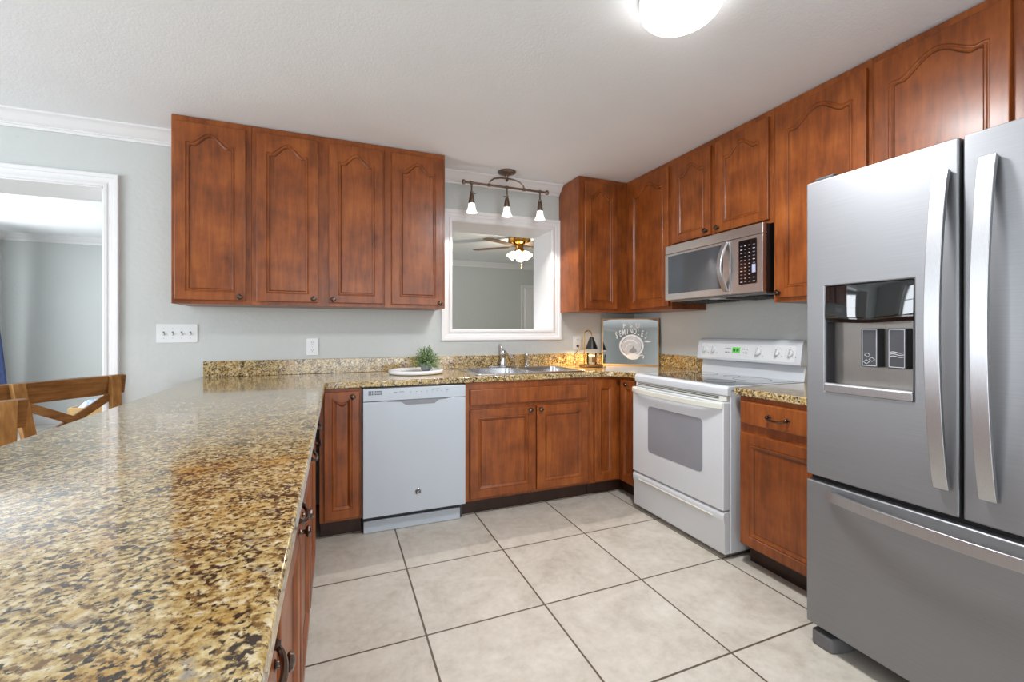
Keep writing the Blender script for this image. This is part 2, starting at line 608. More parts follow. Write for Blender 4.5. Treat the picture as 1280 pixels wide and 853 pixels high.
def window_unit(name, y0, y1, z0, z1):
    m = MB()
    x0, x1 = XL - .10, XL - .05
    fw = .05
    m.box(x0, x1, y0, y1, z0, z0 + fw); m.box(x0, x1, y0, y1, z1 - fw, z1)
    m.box(x0, x1, y0, y0 + fw, z0, z1); m.box(x0, x1, y1 - fw, y1, z0, z1)
    m.box(x0, x1, (y0 + y1) / 2 - .03, (y0 + y1) / 2 + .03, z0, z1)
    zm = (z0 + z1) / 2
    m.box(x0 + .01, x1 - .01, y0, y1, zm - .02, zm + .02)
    for k in (1, 3):
        yy = y0 + (y1 - y0) * k / 4
        m.box(x0 + .015, x1 - .015, yy - .01, yy + .01, z0, z1)
    o = struct(m, name, M['trim'], bevel=.003)
    m = MB()
    for a, b in ((y0 - .09, y0), (y1, y1 + .09)):
        m.box(XL - .02, XL + .02, a, b, z0 - .09, z1 + .09)
    m.box(XL - .02, XL + .02, y0, y1, z1, z1 + .09); m.box(XL - .05, XL + .05, y0 - .1, y1 + .1, z0 - .04, z0)
    c = m.build('window_casing', M['trim'], o, bevel=.004)
    return o


window_unit('window_2', *WY[0])  # unseen, added to go with the dining fill lamp
window_unit('window_3', *WY[1])
# frame of the added patio opening behind the camera
m = MB()
m.box(-1.0, 2.5, YN - .1, YN - .05, 2.24, 2.3); m.box(-1.0, 2.5, YN - .1, YN - .05, 0, .05)
for a in (-1.0, 0.72, 2.44):
    m.box(a, a + .06, YN - .1, YN - .05, 0, 2.3)
struct(m, 'door_3', M['trim'], bevel=.003)


def casing_frame(m, x0, x1, z0, z1, prof, y, sgn=-1, open_bottom=False):
    """mitred picture-frame moulding round an opening. prof: (outward offset, thickness)"""
    lp = []
    for off, th in prof:
        if open_bottom:
            lp.append([(x0 - off, y + sgn * th, z0), (x0 - off, y + sgn * th, z1 + off), (x1 + off, y + sgn * th, z1 + off), (x1 + off, y + sgn * th, z0)])
        else:
            lp.append([(x0 - off, y + sgn * th, z0 - off), (x0 - off, y + sgn * th, z1 + off), (x1 + off, y + sgn * th, z1 + off), (x1 + off, y + sgn * th, z0 - off)])
    m.loops(lp, closed=not open_bottom)


CAS = [(-.004, 0), (-.004, .012), (.0, .014), (.014, .014), (.018, .009), (.024, .009), (.030, .013), (.046, .016), (.050, .021), (.066, .024), (.072, .022), (.072, 0)]
# pass-through: deep white jamb with moulded casing
m = MB()
jt = .012
m.box(PX0, PX1, YB - .002, YF + .002, PZ0 - .001, PZ0 + .004); m.box(PX0, PX1, YB - .002, YF + .002, PZ1 - jt, PZ1)
m.box(PX0, PX0 + jt, YB - .002, YF + .002, PZ0, PZ1); m.box(PX1 - jt, PX1, YB - .002, YF + .002, PZ0, PZ1)
win = struct(m, 'window_1', M['trim'])
m = MB(); casing_frame(m, PX0 + .004, PX1 - .002, PZ0 - .006, PZ1 - .004, [(a * 1.12, b) for a, b in CAS], YB)
m.build('window_casing', M['trim'], win, bevel=0, angle=20)
m = MB(); casing_frame(m, PX0, PX1, PZ0, PZ1, CAS, YF, 1)
m.build('window_casing', M['trim'], win, bevel=0, angle=20)
# cased opening to the living room
m = MB()
m.box(DX0, DX0 + jt, YB - .002, YF + .002, 0, DZ); m.box(DX1 - jt, DX1, YB - .002, YF + .002, 0, DZ); m.box(DX0, DX1, YB - .002, YF + .002, DZ - jt, DZ)
dr = struct(m, 'door_1', M['trim'])
m = MB(); casing_frame(m, DX0, DX1, 0, DZ, CAS, YB, -1, True)
m.build('door_casing', M['trim'], dr, angle=20)
m = MB(); casing_frame(m, DX0, DX1, 0, DZ, CAS, YF, 1, True)
m.build('door_casing', M['trim'], dr, angle=20)
# door on the far living-room wall
m = MB()
fx0, fx1 = 3.28, 4.1
m.box(fx0, fx1, YL - .03, YL - .005, .01, 2.0)
for a, b, c, d in ((.1, .36, .2, .85), (.46, .72, .2, .85), (.1, .36, .98, 1.85), (.46, .72, .98, 1.85)):
    m.box(fx0 + a, fx0 + b, YL - .036, YL - .03, c, d)
dr2 = struct(m, 'door_2', M['trim'], bevel=.004)
m = MB(); casing_frame(m, fx0, fx1, 0, 2.0, CAS, YL, -1, True)
m.build('door_casing', M['trim'], dr2, angle=20)

# crown mouldings: profile (distance from wall, drop from ceiling)
CROWN = [(0, 0), (.088, 0), (.088, .010), (.080, .014), (.070, .018), (.058, .030), (.044, .046), (.030, .056), (.022, .060), (.022, .066), (.014, .070), (.012, .082), (0, .082)]


def crown_x(name, x0, x1, yw, sgn):
    m = MB(); m.extrude_x([(yw + sgn * a, ZC - b) for a, b in CROWN], x0, x1)
    return struct(m, name, M['trim'], angle=25)


def crown_y(name, y0, y1, xw, sgn):
    m = MB()
    pr = [(xw + sgn * a, ZC - b) for a, b in CROWN]
    m.loops([[(x, y0, z) for x, z in pr], [(x, y1, z) for x, z in pr]], True, True, True)
    return struct(m, name, M['trim'], angle=25)


crown_x('trim_1', XL, -0.864, YB, -1)
crown_x('trim_2', 0.708, 1.776, YB, -1)
crown_x('trim_3', XL, 4.8, YL, -1)
crown_y('trim_4', YN, YB, XL, 1)
crown_y('trim_5', YF, YL, XL, 1)
crown_x('trim_6', XL, 4.8, YF, 1)


def base_x(name, x0, x1, yw, sgn):
    m = MB(); m.extrude_x([(yw, 0), (yw + sgn * .016, 0), (yw + sgn * .016, .10), (yw + sgn * .008, .125), (yw, .13)], x0, x1)
    return struct(m, name, M['trim'], angle=25)


base_x('baseboard_far', XL, 3.2, YL, -1)
base_x('baseboard_back', DX1 + .08, -0.81, YB, -1)

# ------------------------------------------------------------------ cabinets
def arch_outline(x0, x1, z0, z1, rise, n=26):
    """CCW from bottom-left; z1 = shoulder height, the arch rises above it"""
    pts = [(x0, z0), (x1, z0), (x1, z1)]
    if rise:
        sh = 0.10 if rise > 0 else 0.03
        for i in range(1, n):
            t = i / n
            x = x1 + (x0 - x1) * t
            u = (t - sh) / (1 - 2 * sh)
            if u <= 0 or u >= 1:
                z = z1 + abs(rise) * 0.06 * math.sin(PI * min(t, 1 - t) / sh)
            else:
                z = z1 + rise * math.sin(PI * u) ** 0.9 if rise < 0 else z1 + rise * (0.5 - 0.5 * math.cos(2 * PI * u)) ** 0.8
            pts.append((x, z))
    pts.append((x0, z1))
    return pts


UP_PROF = [(0, 0), (.003, .0045), (.007, .005), (.010, .0015), (.015, .001), (.019, .0065), (.0215, .0085)]
LO_PROF = [(0, 0), (.003, .0035), (.006, .0015), (.010, .0015), (.023, .0100), (.0255, .0118)]


def door_mb(w, h, rise=0.0, st=.052, top=.052, bot=.048, t=.02, prof=UP_PROF):
    m = MB()
    zsh = h - top - max(rise, 0)
    op = arch_outline(st, w - st, bot, zsh, rise)
    n = len(op)
    outer = []
    for i, (x, z) in enumerate(op):
        if i == 0: outer.append((0, 0))
        elif i == 1: outer.append((w, 0))
        elif i == 2: outer.append((w, h))
        elif i == n - 1: outer.append((0, h))
        else: outer.append((x, h))
    r = .004

    def cl(p, e):
        return (min(max(p[0], e), w - e), min(max(p[1], e), h - e))
    lp = [[(x, t, z) for x, z in outer], [(x, r, z) for x, z in outer], [(cl(p, r * .3)[0], r * .3, cl(p, r * .3)[1]) for p in outer], [(cl(p, r)[0], 0, cl(p, r)[1]) for p in outer]]
    for d, y in prof:
        q = arch_outline(st + d, w - st - d, bot + d, zsh - d, rise)
        lp.append([(x, y, z) for x, z in q])
    rows = m.loops(lp, True, True, True)
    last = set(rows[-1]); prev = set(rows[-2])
    for f in m.bm.faces:            # darker wood tone on the innermost ring round the panel
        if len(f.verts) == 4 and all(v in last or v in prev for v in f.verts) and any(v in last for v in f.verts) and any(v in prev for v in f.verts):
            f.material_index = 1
    return m


def slab_mb(w, h, t=.02):
    m = MB()
    r = .006
    lp = []
    for e, y in ((0, t), (0, r), (r * .3, r * .3), (r, 0)):
        lp.append([(e, y, e), (w - e, y, e), (w - e, y, h - e), (e, y, h - e)])
    m.loops(lp, True, True, True)
    return m


KNOB_ROT = Matrix.Rotation(PI / 2, 4, 'X')      # lathe axis z -> -y (towards the viewer of the front)


def knob(parent, x, z):
    m = MB()
    mt = Matrix.Translation((x, 0.0, z)) @ KNOB_ROT
    m.lathe([(.0075, -.004), (.0095, 0.001), (.006, .004), (.0048, .010), (.006, .015), (.0135, .019), (.0155, .023), (.013, .0275), (.006, .030), (.001, .0305)], mt, seg=24, lobes=4, lobe_amp=.10)
    return m.build('knob', M['bronze'], parent)


def bail_pull(parent, xc, z, half=.048):
    m = MB()
    for s in (-1, 1):
        mt = Matrix.Translation((xc + s * half, 0.0, z)) @ KNOB_ROT
        m.lathe([(.011, -.003), (.0115, .002), (.007, .005), (.0065, .016), (.0075, .020), (.004, .024), (.0005, .0245)], mt, seg=14)
    pts = []
    for i in range(17):
        t = i / 16
        a = PI * t
        pts.append((xc - half * math.cos(a), -.016 - .016 * math.sin(a), z - .010 * math.sin(a)))
    m.tube(pts, [.0036 + .0014 * math.sin(PI * i / 16) for i in range(17)], seg=8)
    return m.build('pull', M['bronze'], parent)


def part_door(root, x0, x1, z0, z1, rise=0.0, kn=None, prof=UP_PROF, **k):
    """door with its lower left corner at x0,z0 on the frame plane (local y=0); front face at y=-.02"""
    d = door_mb(x1 - x0, z1 - z0, rise, prof=prof, **k).build('door', [M['wood'], M['panel_groove']], root, angle=22)
    d.location = (x0, -.0202, z0)
    if kn:
        knob(d, kn[0] - x0, kn[1] - z0)
    return d


def part_drawer(root, x0, x1, z0, z1, pull=True, name='drawer'):
    d = slab_mb(x1 - x0, z1 - z0).build(name, M['wood'], root, angle=22)
    d.location = (x0, -.0202, z0)
    if pull:
        bail_pull(d, (x1 - x0) / 2, (z1 - z0) / 2)
    return d


def body_box(root, w, d, z0, z1, rails=(), toe=False):
    m = MB()
    m.box(0, w, 0, d, z0, z1)
    b = m.build('body', M['wood'], root, bevel=.0015)
    if toe:
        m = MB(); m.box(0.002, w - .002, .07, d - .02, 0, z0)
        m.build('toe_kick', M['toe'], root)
    return b


ZU0, ZU1 = 1.366, 2.438          # upper cabinets
UD0, UD1 = 1.388, 2.400          # their doors
UPG = 'wall cabinets with arched doors'
# left run on the back wall (front plane y = 3.005)
yf = 3.005
dep = YB - yf - .001
c = thing('wall_cabinet', 'single-door wall cabinet at the left end of the run, beside the cased opening', 'cabinet', (-0.863, yf, 0), 0, UPG)
body_box(c, .393, dep, ZU0, ZU1)
part_door(c, .018, .366, UD0, UD1, .062, (.338, 1.409))
c = thing('wall_cabinet', 'wide two-door wall cabinet in the middle of the run over the dishwasher side', 'cabinet', (-0.4695, yf, 0), 0, UPG)
body_box(c, .768, dep, ZU0, ZU1)
part_door(c, .028, .366, UD0, UD1, .062, (.340, 1.409))
part_door(c, .428, .759, UD0, UD1, .062, (.453, 1.409))
c = thing('wall_cabinet', 'single-door wall cabinet directly left of the white pass-through window', 'cabinet', (0.299, yf, 0), 0, UPG)
body_box(c, .406, dep, ZU0, ZU1)
part_door(c, .044, .392, UD0, UD1, .062, (.365, 1.402))
# corner cabinet right of the window
c = thing('wall_cabinet', 'corner wall cabinet directly right of the white pass-through window', 'cabinet', (1.779, yf, 0), 0, UPG)
body_box(c, XR - 1.779 - .001, dep, ZU0, ZU1)
part_door(c, .045, .352, UD0, UD1, .062, st=.046)
# right wall run (front plane x = 2.238); local x runs towards the camera
xf = 2.238
rdep = XR - xf - .001
RZ = R(-90)
c = thing('wall_cabinet', 'narrow wall cabinet on the right wall between the corner and the microwave', 'cabinet', (xf, 3.004, 0), RZ, UPG)
body_box(c, 3.004 - 2.479, rdep, ZU0, ZU1)
part_door(c, .055, .505, UD0, UD1, .062)
c = thing('wall_cabinet', 'short two-door wall cabinet directly above the microwave', 'cabinet', (xf, 2.4785, 0), RZ, UPG)
body_box(c, 2.4785 - 1.691, rdep, 1.808, ZU1)
part_door(c, .022, .362, 1.828, UD1, .058, (.336, 1.856))
part_door(c, .402, .766, 1.828, UD1, .058, (.428, 1.856))
c = thing('wall_cabinet', 'tall single-door wall cabinet between the microwave and the refrigerator', 'cabinet', (xf, 1.6905, 0), RZ, UPG)
body_box(c, 1.6905 - 1.2145, rdep, ZU0, ZU1)
part_door(c, .02, .46, UD0, UD1, .066, (.045, 1.415))
c = thing('wall_cabinet', 'wide wall cabinet above the stainless refrigerator', 'cabinet', (xf, 1.214, 0), RZ, UPG)
body_box(c, .92, rdep, 1.84, ZU1)
part_door(c, .016, .438, 1.86, UD1, .066)
part_door(c, .482, .904, 1.86, UD1, .066)

# base cabinets
ZB = .874
yb = 2.723
bd = YB - yb - .02
BG = 'base cabinets under the granite'
c = thing('base_cabinet', 'slim base cabinet with one narrow door between peninsula and dishwasher', 'cabinet', (-.088, yb, 0), 0, BG)
body_box(c, .229, bd, .105, ZB, toe=True)
part_door(c, .024, .216, .122, .858, -.028, (.178, .828), prof=LO_PROF, st=.04, top=.035)
c = thing('base_cabinet', 'two-door sink base cabinet right of the white dishwasher', 'cabinet', (.768, yb, 0), 0, BG)
body_box(c, .952, bd, .105, ZB, toe=True)
part_drawer(c, .033, .909, .728, .830, False, 'false_drawer_front')
part_door(c, .033, .495, .125, .700, 0, (.452, .675), prof=LO_PROF)
part_door(c, .506, .913, .125, .700, 0, (.532, .675), prof=LO_PROF)
# inside-corner cabinet with a folding pair of narrow doors
xb = 1.957
c = thing('base_cabinet', 'inside corner base cabinet with two narrow doors left of the range', 'cabinet', (1.7205, yb, 0), 0, BG)
m = MB()
poly = [(0, 0), (xb - 1.7205, 0), (xb - 1.7205, 2.478 - yb), (XR - 1.7205 - .002, 2.478 - yb), (XR - 1.7205 - .002, bd), (0, bd)]
m.prism(poly, .105, ZB)
m.build('body', M['wood'], c, bevel=.0015)
m = MB()
k0 = xb - 1.7205 + .07
m.prism([(0.002, .07), (k0, .07), (k0, 2.48 - yb), (.8, 2.48 - yb), (.8, bd - .02), (.002, bd - .02)], 0, .105)
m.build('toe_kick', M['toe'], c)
part_door(c, .016, .204, .118, .855, 0, prof=LO_PROF, st=.042)
d = door_mb(.17, .737, 0, .042, prof=LO_PROF).build('door', [M['wood'], M['panel_groove']], c, angle=22)
d.location = (xb - 1.7205 - .0202, -.045, .118)
d.rotation_euler = (0, 0, RZ)
knob(d, .085, .71)
# right base cabinet between range and refrigerator
c = thing('base_cabinet', 'base cabinet with drawer and door between the range and the refrigerator', 'cabinet', (1.956, 1.667, 0), RZ, BG)
body_box(c, .458, XR - 1.956 - .002, .105, ZB, toe=True)
part_drawer(c, .014, .436, .735, .850)
part_door(c, .014, .436, .118, .690, 0, prof=LO_PROF)
# peninsula cabinets facing the kitchen (+x); local x runs away from the camera
PG = 'peninsula base cabinets'
lab = ['peninsula base cabinet nearest the camera, mostly below the frame', 'second peninsula base cabinet from the camera',
       'third peninsula base cabinet from the camera', 'fourth peninsula base cabinet from the camera, next to last before the corner',
       'peninsula base cabinet next to the corner and the slim cabinet']
y0 = -0.145
for i in range(5):
    c = thing('base_cabinet', lab[i], 'cabinet', (-.112, y0 + .5 * i, 0), R(90), PG)
    m = MB(); m.box(0.0005, .4995, 0, .56, .105, ZB)
    m.build('body', M['wood'], c, bevel=.0015)
    m = MB(); m.box(.001, .499, .07, .54, 0, .105)
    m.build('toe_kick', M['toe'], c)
    part_drawer(c, .03, .47, .735, .852)
    far = i in (1, 2, 4)
    part_door(c, .03, .47, .118, .700, 0, (.44 if far else .06, .670), prof=LO_PROF)
# filler between the last peninsula cabinet and the slim corner cabinet
m = MB(); m.box(-.67, -.112, y0 + 2.5 + .0005, yb + .0, .105, ZB); m.box(-.65, -.18, y0 + 2.501, yb, 0, .105, 1)
fl = m.build('cabinet_filler', [M['wood'], M['toe']], bevel=.0015)
tag(fl, 'plain wooden corner filler where the peninsula meets the back run', 'cabinet')
# back of the peninsula
m = MB(); m.box(-.695, -.673, y0, YB - .002, 0, ZB)
o = m.build('back_panel', M['wood'], bevel=.0015)
tag(o, 'plain wooden back panel of the peninsula on the dining side by the chairs', 'cabinet')

# ------------------------------------------------------------------ worktops
ZT0, ZT1 = .876, .914
YC, XC = 2.702, 1.934
SX0, SX1, SY0, SY1 = .885, 1.690, 2.805, 3.235       # sink cut-out
outer = [(-.797, -.25), (-.059, -.25), (-.059, YC - .02), (-.053, YC - .006), (-.039, YC), ]
rad = .13
cx_, cy_ = XC - rad, YC - rad
arc = []
for i in range(9):
    a = PI / 2 - (PI / 2) * i / 8
    arc.append((cx_ + rad * math.cos(a), cy_ + rad * math.sin(a)))
outer += arc
outer += [(XC, 2.4705), (XR - .001, 2.4705), (XR - .001, YB - .001), (-.797, YB - .001)]
hole = []
hr = .06
for (hx, hy, a0) in ((SX0 + hr, SY0 + hr, 180), (SX1 - hr, SY0 + hr, 270), (SX1 - hr, SY1 - hr, 0), (SX0 + hr, SY1 - hr, 90)):
    for k in range(5):
        a = R(a0 + 90 * k / 4)
        hole.append((hx + hr * math.cos(a), hy + hr * math.sin(a)))
m = MB()
for z, flip in ((ZT0, True), (ZT1, False)):
    vo = [m.v(x, y, z) for x, y in outer]
    vh = [m.v(x, y, z) for x, y in hole]
    es = [m.bm.edges.new((vo[i], vo[(i + 1) % len(vo)])) for i in range(len(vo))] + [m.bm.edges.new((vh[i], vh[(i + 1) % len(vh)])) for i in range(len(vh))]
    bmesh.ops.triangle_fill(m.bm, use_beauty=True, use_dissolve=False, edges=es)
    if flip:
        vo0, vh0 = vo, vh
for a, b in ((vo0, vo), (vh0, vh)):
    for i in range(len(a)):
        j = (i + 1) % len(a)
        m.face([a[i], a[j], b[j], b[i]])
top = m.build('worktop', M['granite'], bevel=.007, seg=3)
tag(top, 'L-shaped gold granite worktop of the peninsula and sink run', 'worktop')
m = MB(); m.box(-.785, XR - .022, YB - .021, YB - .001, ZT1 + .0005, 1.016)
o = m.build('backsplash', M['granite'], top, bevel=.002)
m = MB(); m.box(XR - .021, XR - .001, 2.4705, YB - .022, ZT1 + .0005, 1.016)
o = m.build('backsplash', M['granite'], top, bevel=.002)
m = MB(); m.box(XC, XR - .001, 1.168, 1.6885, ZT0, ZT1)
t2 = m.build('worktop', M['granite'], bevel=.007, seg=3)
tag(t2, 'short gold granite worktop between the range and the refrigerator', 'worktop')
m = MB(); m.box(XR - .021, XR - .001, 1.168, 1.6885, ZT1 + .0005, 1.016)
m.build('backsplash', M['granite'], t2, bevel=.002)

# ------------------------------------------------------------------ sink and faucet
sk = thing('kitchen_sink', 'double-bowl stainless steel sink set in the granite under the pass-through window', 'sink', (0, 0, 0))


def rrect(x0, x1, y0, y1, r, n=5):
    out = []
    for (hx, hy, a0) in ((x0 + r, y0 + r, 180), (x1 - r, y0 + r, 270), (x1 - r, y1 - r, 0), (x0 + r, y1 - r, 90)):
        for k in range(n):
            a = R(a0 + 90 * k / (n - 1))
            out.append((hx + r * math.cos(a), hy + r * math.sin(a)))
    return out


m = MB()
rim_o = rrect(.862, 1.712, 2.768, 3.290, .04)
bowls = [rrect(.895, 1.270, 2.812, 3.215, .055), rrect(1.305, 1.680, 2.812, 3.215, .055)]
zr = ZT1 + .007
vo = [m.v(x, y, zr) for x, y in rim_o]
vb = [[m.v(x, y, zr) for x, y in b] for b in bowls]
es = [m.bm.edges.new((vo[i], vo[(i + 1) % len(vo)])) for i in range(len(vo))]
for b in vb:
    es += [m.bm.edges.new((b[i], b[(i + 1) % len(b)])) for i in range(len(b))]
bmesh.ops.triangle_fill(m.bm, use_beauty=True, use_dissolve=False, edges=es)
lo = [m.v(x + (.004 if x > 1.3 else -.004), y + (.004 if y > 3 else -.004), ZT1 + .0006) for x, y in rim_o]
for i in range(len(vo)):
    j = (i + 1) % len(vo)
    m.face([vo[i], lo[i], lo[j], vo[j]])
m.build('rim', M['sinksteel'], sk, angle=50)
for bi, b in enumerate(bowls):
    m = MB()
    cx0 = sum(p[0] for p in b) / len(b); cy0 = sum(p[1] for p in b) / len(b)
    lp = []
    for s, z in ((1.0, zr), (.99, zr - .01), (.97, zr - .05), (.94, zr - .16), (.86, zr - .185), (.15, zr - .19)):
        lp.append([(cx0 + (x - cx0) * s, cy0 + (y - cy0) * s, z) for x, y in b])
    m.loops(lp, True, False, True)
    bo = m.build('bowl', M['sinksteel'], sk, angle=60, fix=False)
    m = MB()
    m.lathe([(.042, 0), (.042, .003), (.034, .004), (.028, .001), (.001, .001)], Matrix.Translation((cx0, cy0, zr - .1895)))
    m.build('drain', M['chrome'], bo)

f = thing('faucet', 'chrome single-lever faucet behind the sink bowls', 'faucet', (1.235, 3.255, ZT1 + .0072))
m = MB(); m.prism(rrect(-.125, .125, -.028, .028, .027), 0, .012)
m.build('base_plate', M['chrome'], f, bevel=.004)
m = MB(); m.lathe([(.026, .012), (.024, .02), (.021, .05), (.0215, .095), (.024, .105), (.024, .125), (.018, .137), (.002, .142)], seg=24)
m.build('body', M['chrome'], f)
m = MB()
pts = [(0, -.01, .085), (0, -.05, .108), (0, -.09, .118), (0, -.13, .117), (0, -.165, .106), (0, -.178, .090)]
m.tube(pts, [.015, .014, .013, .0125, .0125, .012], seg=14)
m.build('spout', M['chrome'], f)
m = MB()
m.tube([(0, 0, .130), (-.003, .012, .150), (-.006, .032, .168), (-.008, .050, .176)], [.009, .008, .0075, .009], seg=10, flat=(1.3, .8))
m.build('lever', M['chrome'], f)
s = thing('side_sprayer', 'chrome pull-out sprayer standing right of the faucet', 'sprayer', (1.440, 3.250, ZT1 + .0072))
m = MB(); m.lathe([(.024, 0), (.024, .006), (.016, .012), (.013, .03)], seg=18)
m.build('holder', M['chrome'], s)
m = MB(); m.lathe([(.011, .03), (.013, .05), (.012, .075), (.016, .092), (.015, .105), (.004, .110)], seg=18)
m.build('spray_head', M['chrome'], s)

# ------------------------------------------------------------------ dishwasher
dw = thing('dishwasher', 'white built-in dishwasher between the slim cabinet and the sink base', 'dishwasher', (.1455, 2.682, 0))
W = .617
m = MB(); m.box(.004, W - .004, .029, .58, .125, .872); m.box(.004, W - .004, .07, .58, .002, .125)
m.build('body', M['dark_grey'], dw)
# door with a flat grey sheet painting the pocket's shaded hollow
m = MB()
zs = .792
m.box(0, W, 0, .028, .112, zs)
bd_ = m.build('door', M['cool_shaded_white'], dw, bevel=.003)
m = MB()
m.prism([(.245, .764), (.420, .764), (.434, .776), (.446, .784), (.500, .788), (.500, .7935), (.135, .7935), (.135, .788), (.215, .784), (.229, .776)], -.0012, .020, mat=Matrix(((1, 0, 0, 0), (0, 0, 1, 0), (0, 1, 0, 0), (0, 0, 0, 1))))
m.build('pocket_handle_shade', M['pocket_shade_grey'], bd_)
m = MB(); m.box(0, W, -.001, .028, zs + .003, .868)
cp = m.build('control_panel', M['cool_shaded_white'], dw, bevel=.003)
m = MB()
for r_ in range(3):
    for q in range(8):
        m.box(.030 + q * .0095, .0368 + q * .0095, -.0016, 0, .833 + r_ * .0085, .839 + r_ * .0085)
m.build('vent', M['print_dark'], cp)
TX = Matrix.Rotation(PI / 2, 4, 'X')
for q, (x, z, wd) in enumerate(((.150, .838, .006), (.175, .843, .02), (.205, .843, .03), (.27, .84, .008), (.305, .84, .008), (.335, .84, .01), (.37, .84, .008), (.40, .848, .02), (.43, .85, .02), (.455, .848, .012), (.49, .84, .016))):
    m = MB()
    m.box(x, x + wd, -.0015, 0, z, z + .0035)
    if q > 2:
        m.box(x + .001, x + wd * .5, -.0015, 0, z - .010, z - .0075)
    m.build('button', M['print'], cp)
m = MB()
mt = Matrix.Translation((.318, .0, .232)) @ KNOB_ROT
m.lathe([(.0185, -.001), (.0185, .002), (.0165, .0035), (.0145, .0020), (.0005, .0018)], mt, seg=28, mi=0)
m.lathe([(.0142, .0019), (.0140, .0021), (.0005, .0022)], mt, seg=24, mi=1)
m.text('GE', .015, Matrix.Translation((.318, -.0027, .232)) @ TX, .0003, 2, shear=.2)
m.build('badge', [M['chrome'], M['print_dark'], M['print_light']], bd_)
m = MB(); m.box(.006, W - .022, .05, .066, .002, .074)
m.build('kick_plate', M['cool_shaded_white'], dw, bevel=.003)

# ------------------------------------------------------------------ range
rg = thing('range', 'white electric range with glass cooktop below the microwave', 'stove', (1.905, 2.4685, 0), RZ)
W = .766
D_ = XR - 1.905 - .003
m = MB(); m.box(.003, W - .003, .028, D_, .03, .895)
for a in (.05, W - .09):
    for b in (.08, D_ - .1):
        m.box(a, a + .04, b, b + .04, 0, .03, 1)
m.build('body', [M['white'], M['black']], rg, bevel=.004)
m = MB()
m.loops([[(0, y, z) for y, z in ((0.004, .866), (0, .872), (0, .905), (.012, .917), (D_ - .06, .917), (D_ - .06, .897), (.03, .895), (.03, .866))],
         [(W, y, z) for y, z in ((0.004, .866), (0, .872), (0, .905), (.012, .917), (D_ - .06, .917), (D_ - .06, .897), (.03, .895), (.03, .866))]], True, True, True)
ct = m.build('cooktop', M['white'], rg, bevel=.003)
m = MB(); m.prism(rrect(.028, W - .028, .045, D_ - .075, .012), .9165, .9185)
m.build('glass_top', M['cooktop_glass'], ct)
for (x, y, r_) in ((.2, .17, .105), (.56, .17, .085), (.2, .43, .08), (.56, .43, .105), (.38, .47, .05)):
    m = MB()
    m.lathe([(r_, 0), (r_, .0004), (r_ - .004, .0004), (r_ - .004, 0)], Matrix.Translation((x, y, .9186)), seg=40, cap=False)
    m.build('burner_ring', M['ring'], ct)
# vent strip and oven door
m = MB(); m.box(.01, W - .01, .006, .03, .836, .864)
vt = m.build('vent_panel', M['white_cream'], rg)
m = MB()
m.box(.03, W - .06, .004, .007, .846, .8505); m.box(.03, W - .06, .004, .007, .856, .8595)
m.build('vent_slot', M['print_dark'], vt)
ODX0, ODX1 = .006, W - .006
m = MB(); m.box(ODX0, ODX1, -.022, .026, .262, .833)
od = m.build('oven_door', M['white'], rg, bevel=.006, seg=3)
m = MB(); m.prism(rrect(.165, .62, .425, .722, .025), -.0242, -.018, mat=Matrix(((1, 0, 0, 0), (0, 0, 1, 0), (0, 1, 0, 0), (0, 0, 0, 1))))
m.build('oven_window', M['oven_glass'], od, bevel=.001)
m = MB()
pts = []
for i in range(21):
    t = i / 20
    pts.append((ODX0 + .004 + (ODX1 - ODX0 - .008) * t, -.022 - .034 * min(1, math.sin(PI * t) * 2.6) * (0.85 + .15 * math.sin(PI * t)), .814 - .004 * math.sin(PI * t)))
m.bar(pts, .034, .018, (0, 0, 1))
m.build('oven_handle', M['white_cream'], od, bevel=.006, seg=3)
m = MB()
pr = [(.026, .030), (-.010, .030), (-.014, .045), (-.014, .185), (-.020, .205), (-.022, .232), (-.016, .248), (-.008, .254), (.026, .254)]
m.extrude_x(pr, ODX0, ODX1)
dr = m.build('storage_drawer', M['white'], rg, bevel=.003, angle=50)
m = MB(); m.extrude_x([(-.0145, .192), (-.0215, .208), (-.026, .214), (-.026, .2175), (-.018, .222)], .07, ODX1 - .07)
m.build('drawer_grip', M['white_cream'], dr, angle=50)
# backguard: sloping lower apron and overhanging control console
m = MB()
y1 = D_
m.extrude_x([(y1 - .062, .905), (y1 - .045, 1.012), (y1, 1.012), (y1, .895), (y1 - .062, .895)], .002, W - .002)
m.extrude_x([(y1 - .094, 1.006), (y1 - .100, 1.014), (y1 - .082, 1.130), (y1 - .066, 1.152), (y1 - .045, 1.158), (y1, 1.158), (y1, 1.006)], -.004, W + .004)
bg = m.build('backguard', M['white'], rg, bevel=.004, angle=50)
# console face basis
p0 = Vector((0, y1 - .100, 1.014)); p1 = Vector((0, y1 - .082, 1.130))
zdir = (p1 - p0).normalized(); nrm = Vector((0, -zdir.z, zdir.y))
FACE = Matrix(((1, 0, 0, 0), (0, zdir.y, nrm.y, p0.y), (0, zdir.z, nrm.z, p0.z), (0, 0, 0, 1)))   # local (x, up, out)


def on_face(x, up, out=0.0):
    return FACE @ Matrix.Translation((x, up, out))


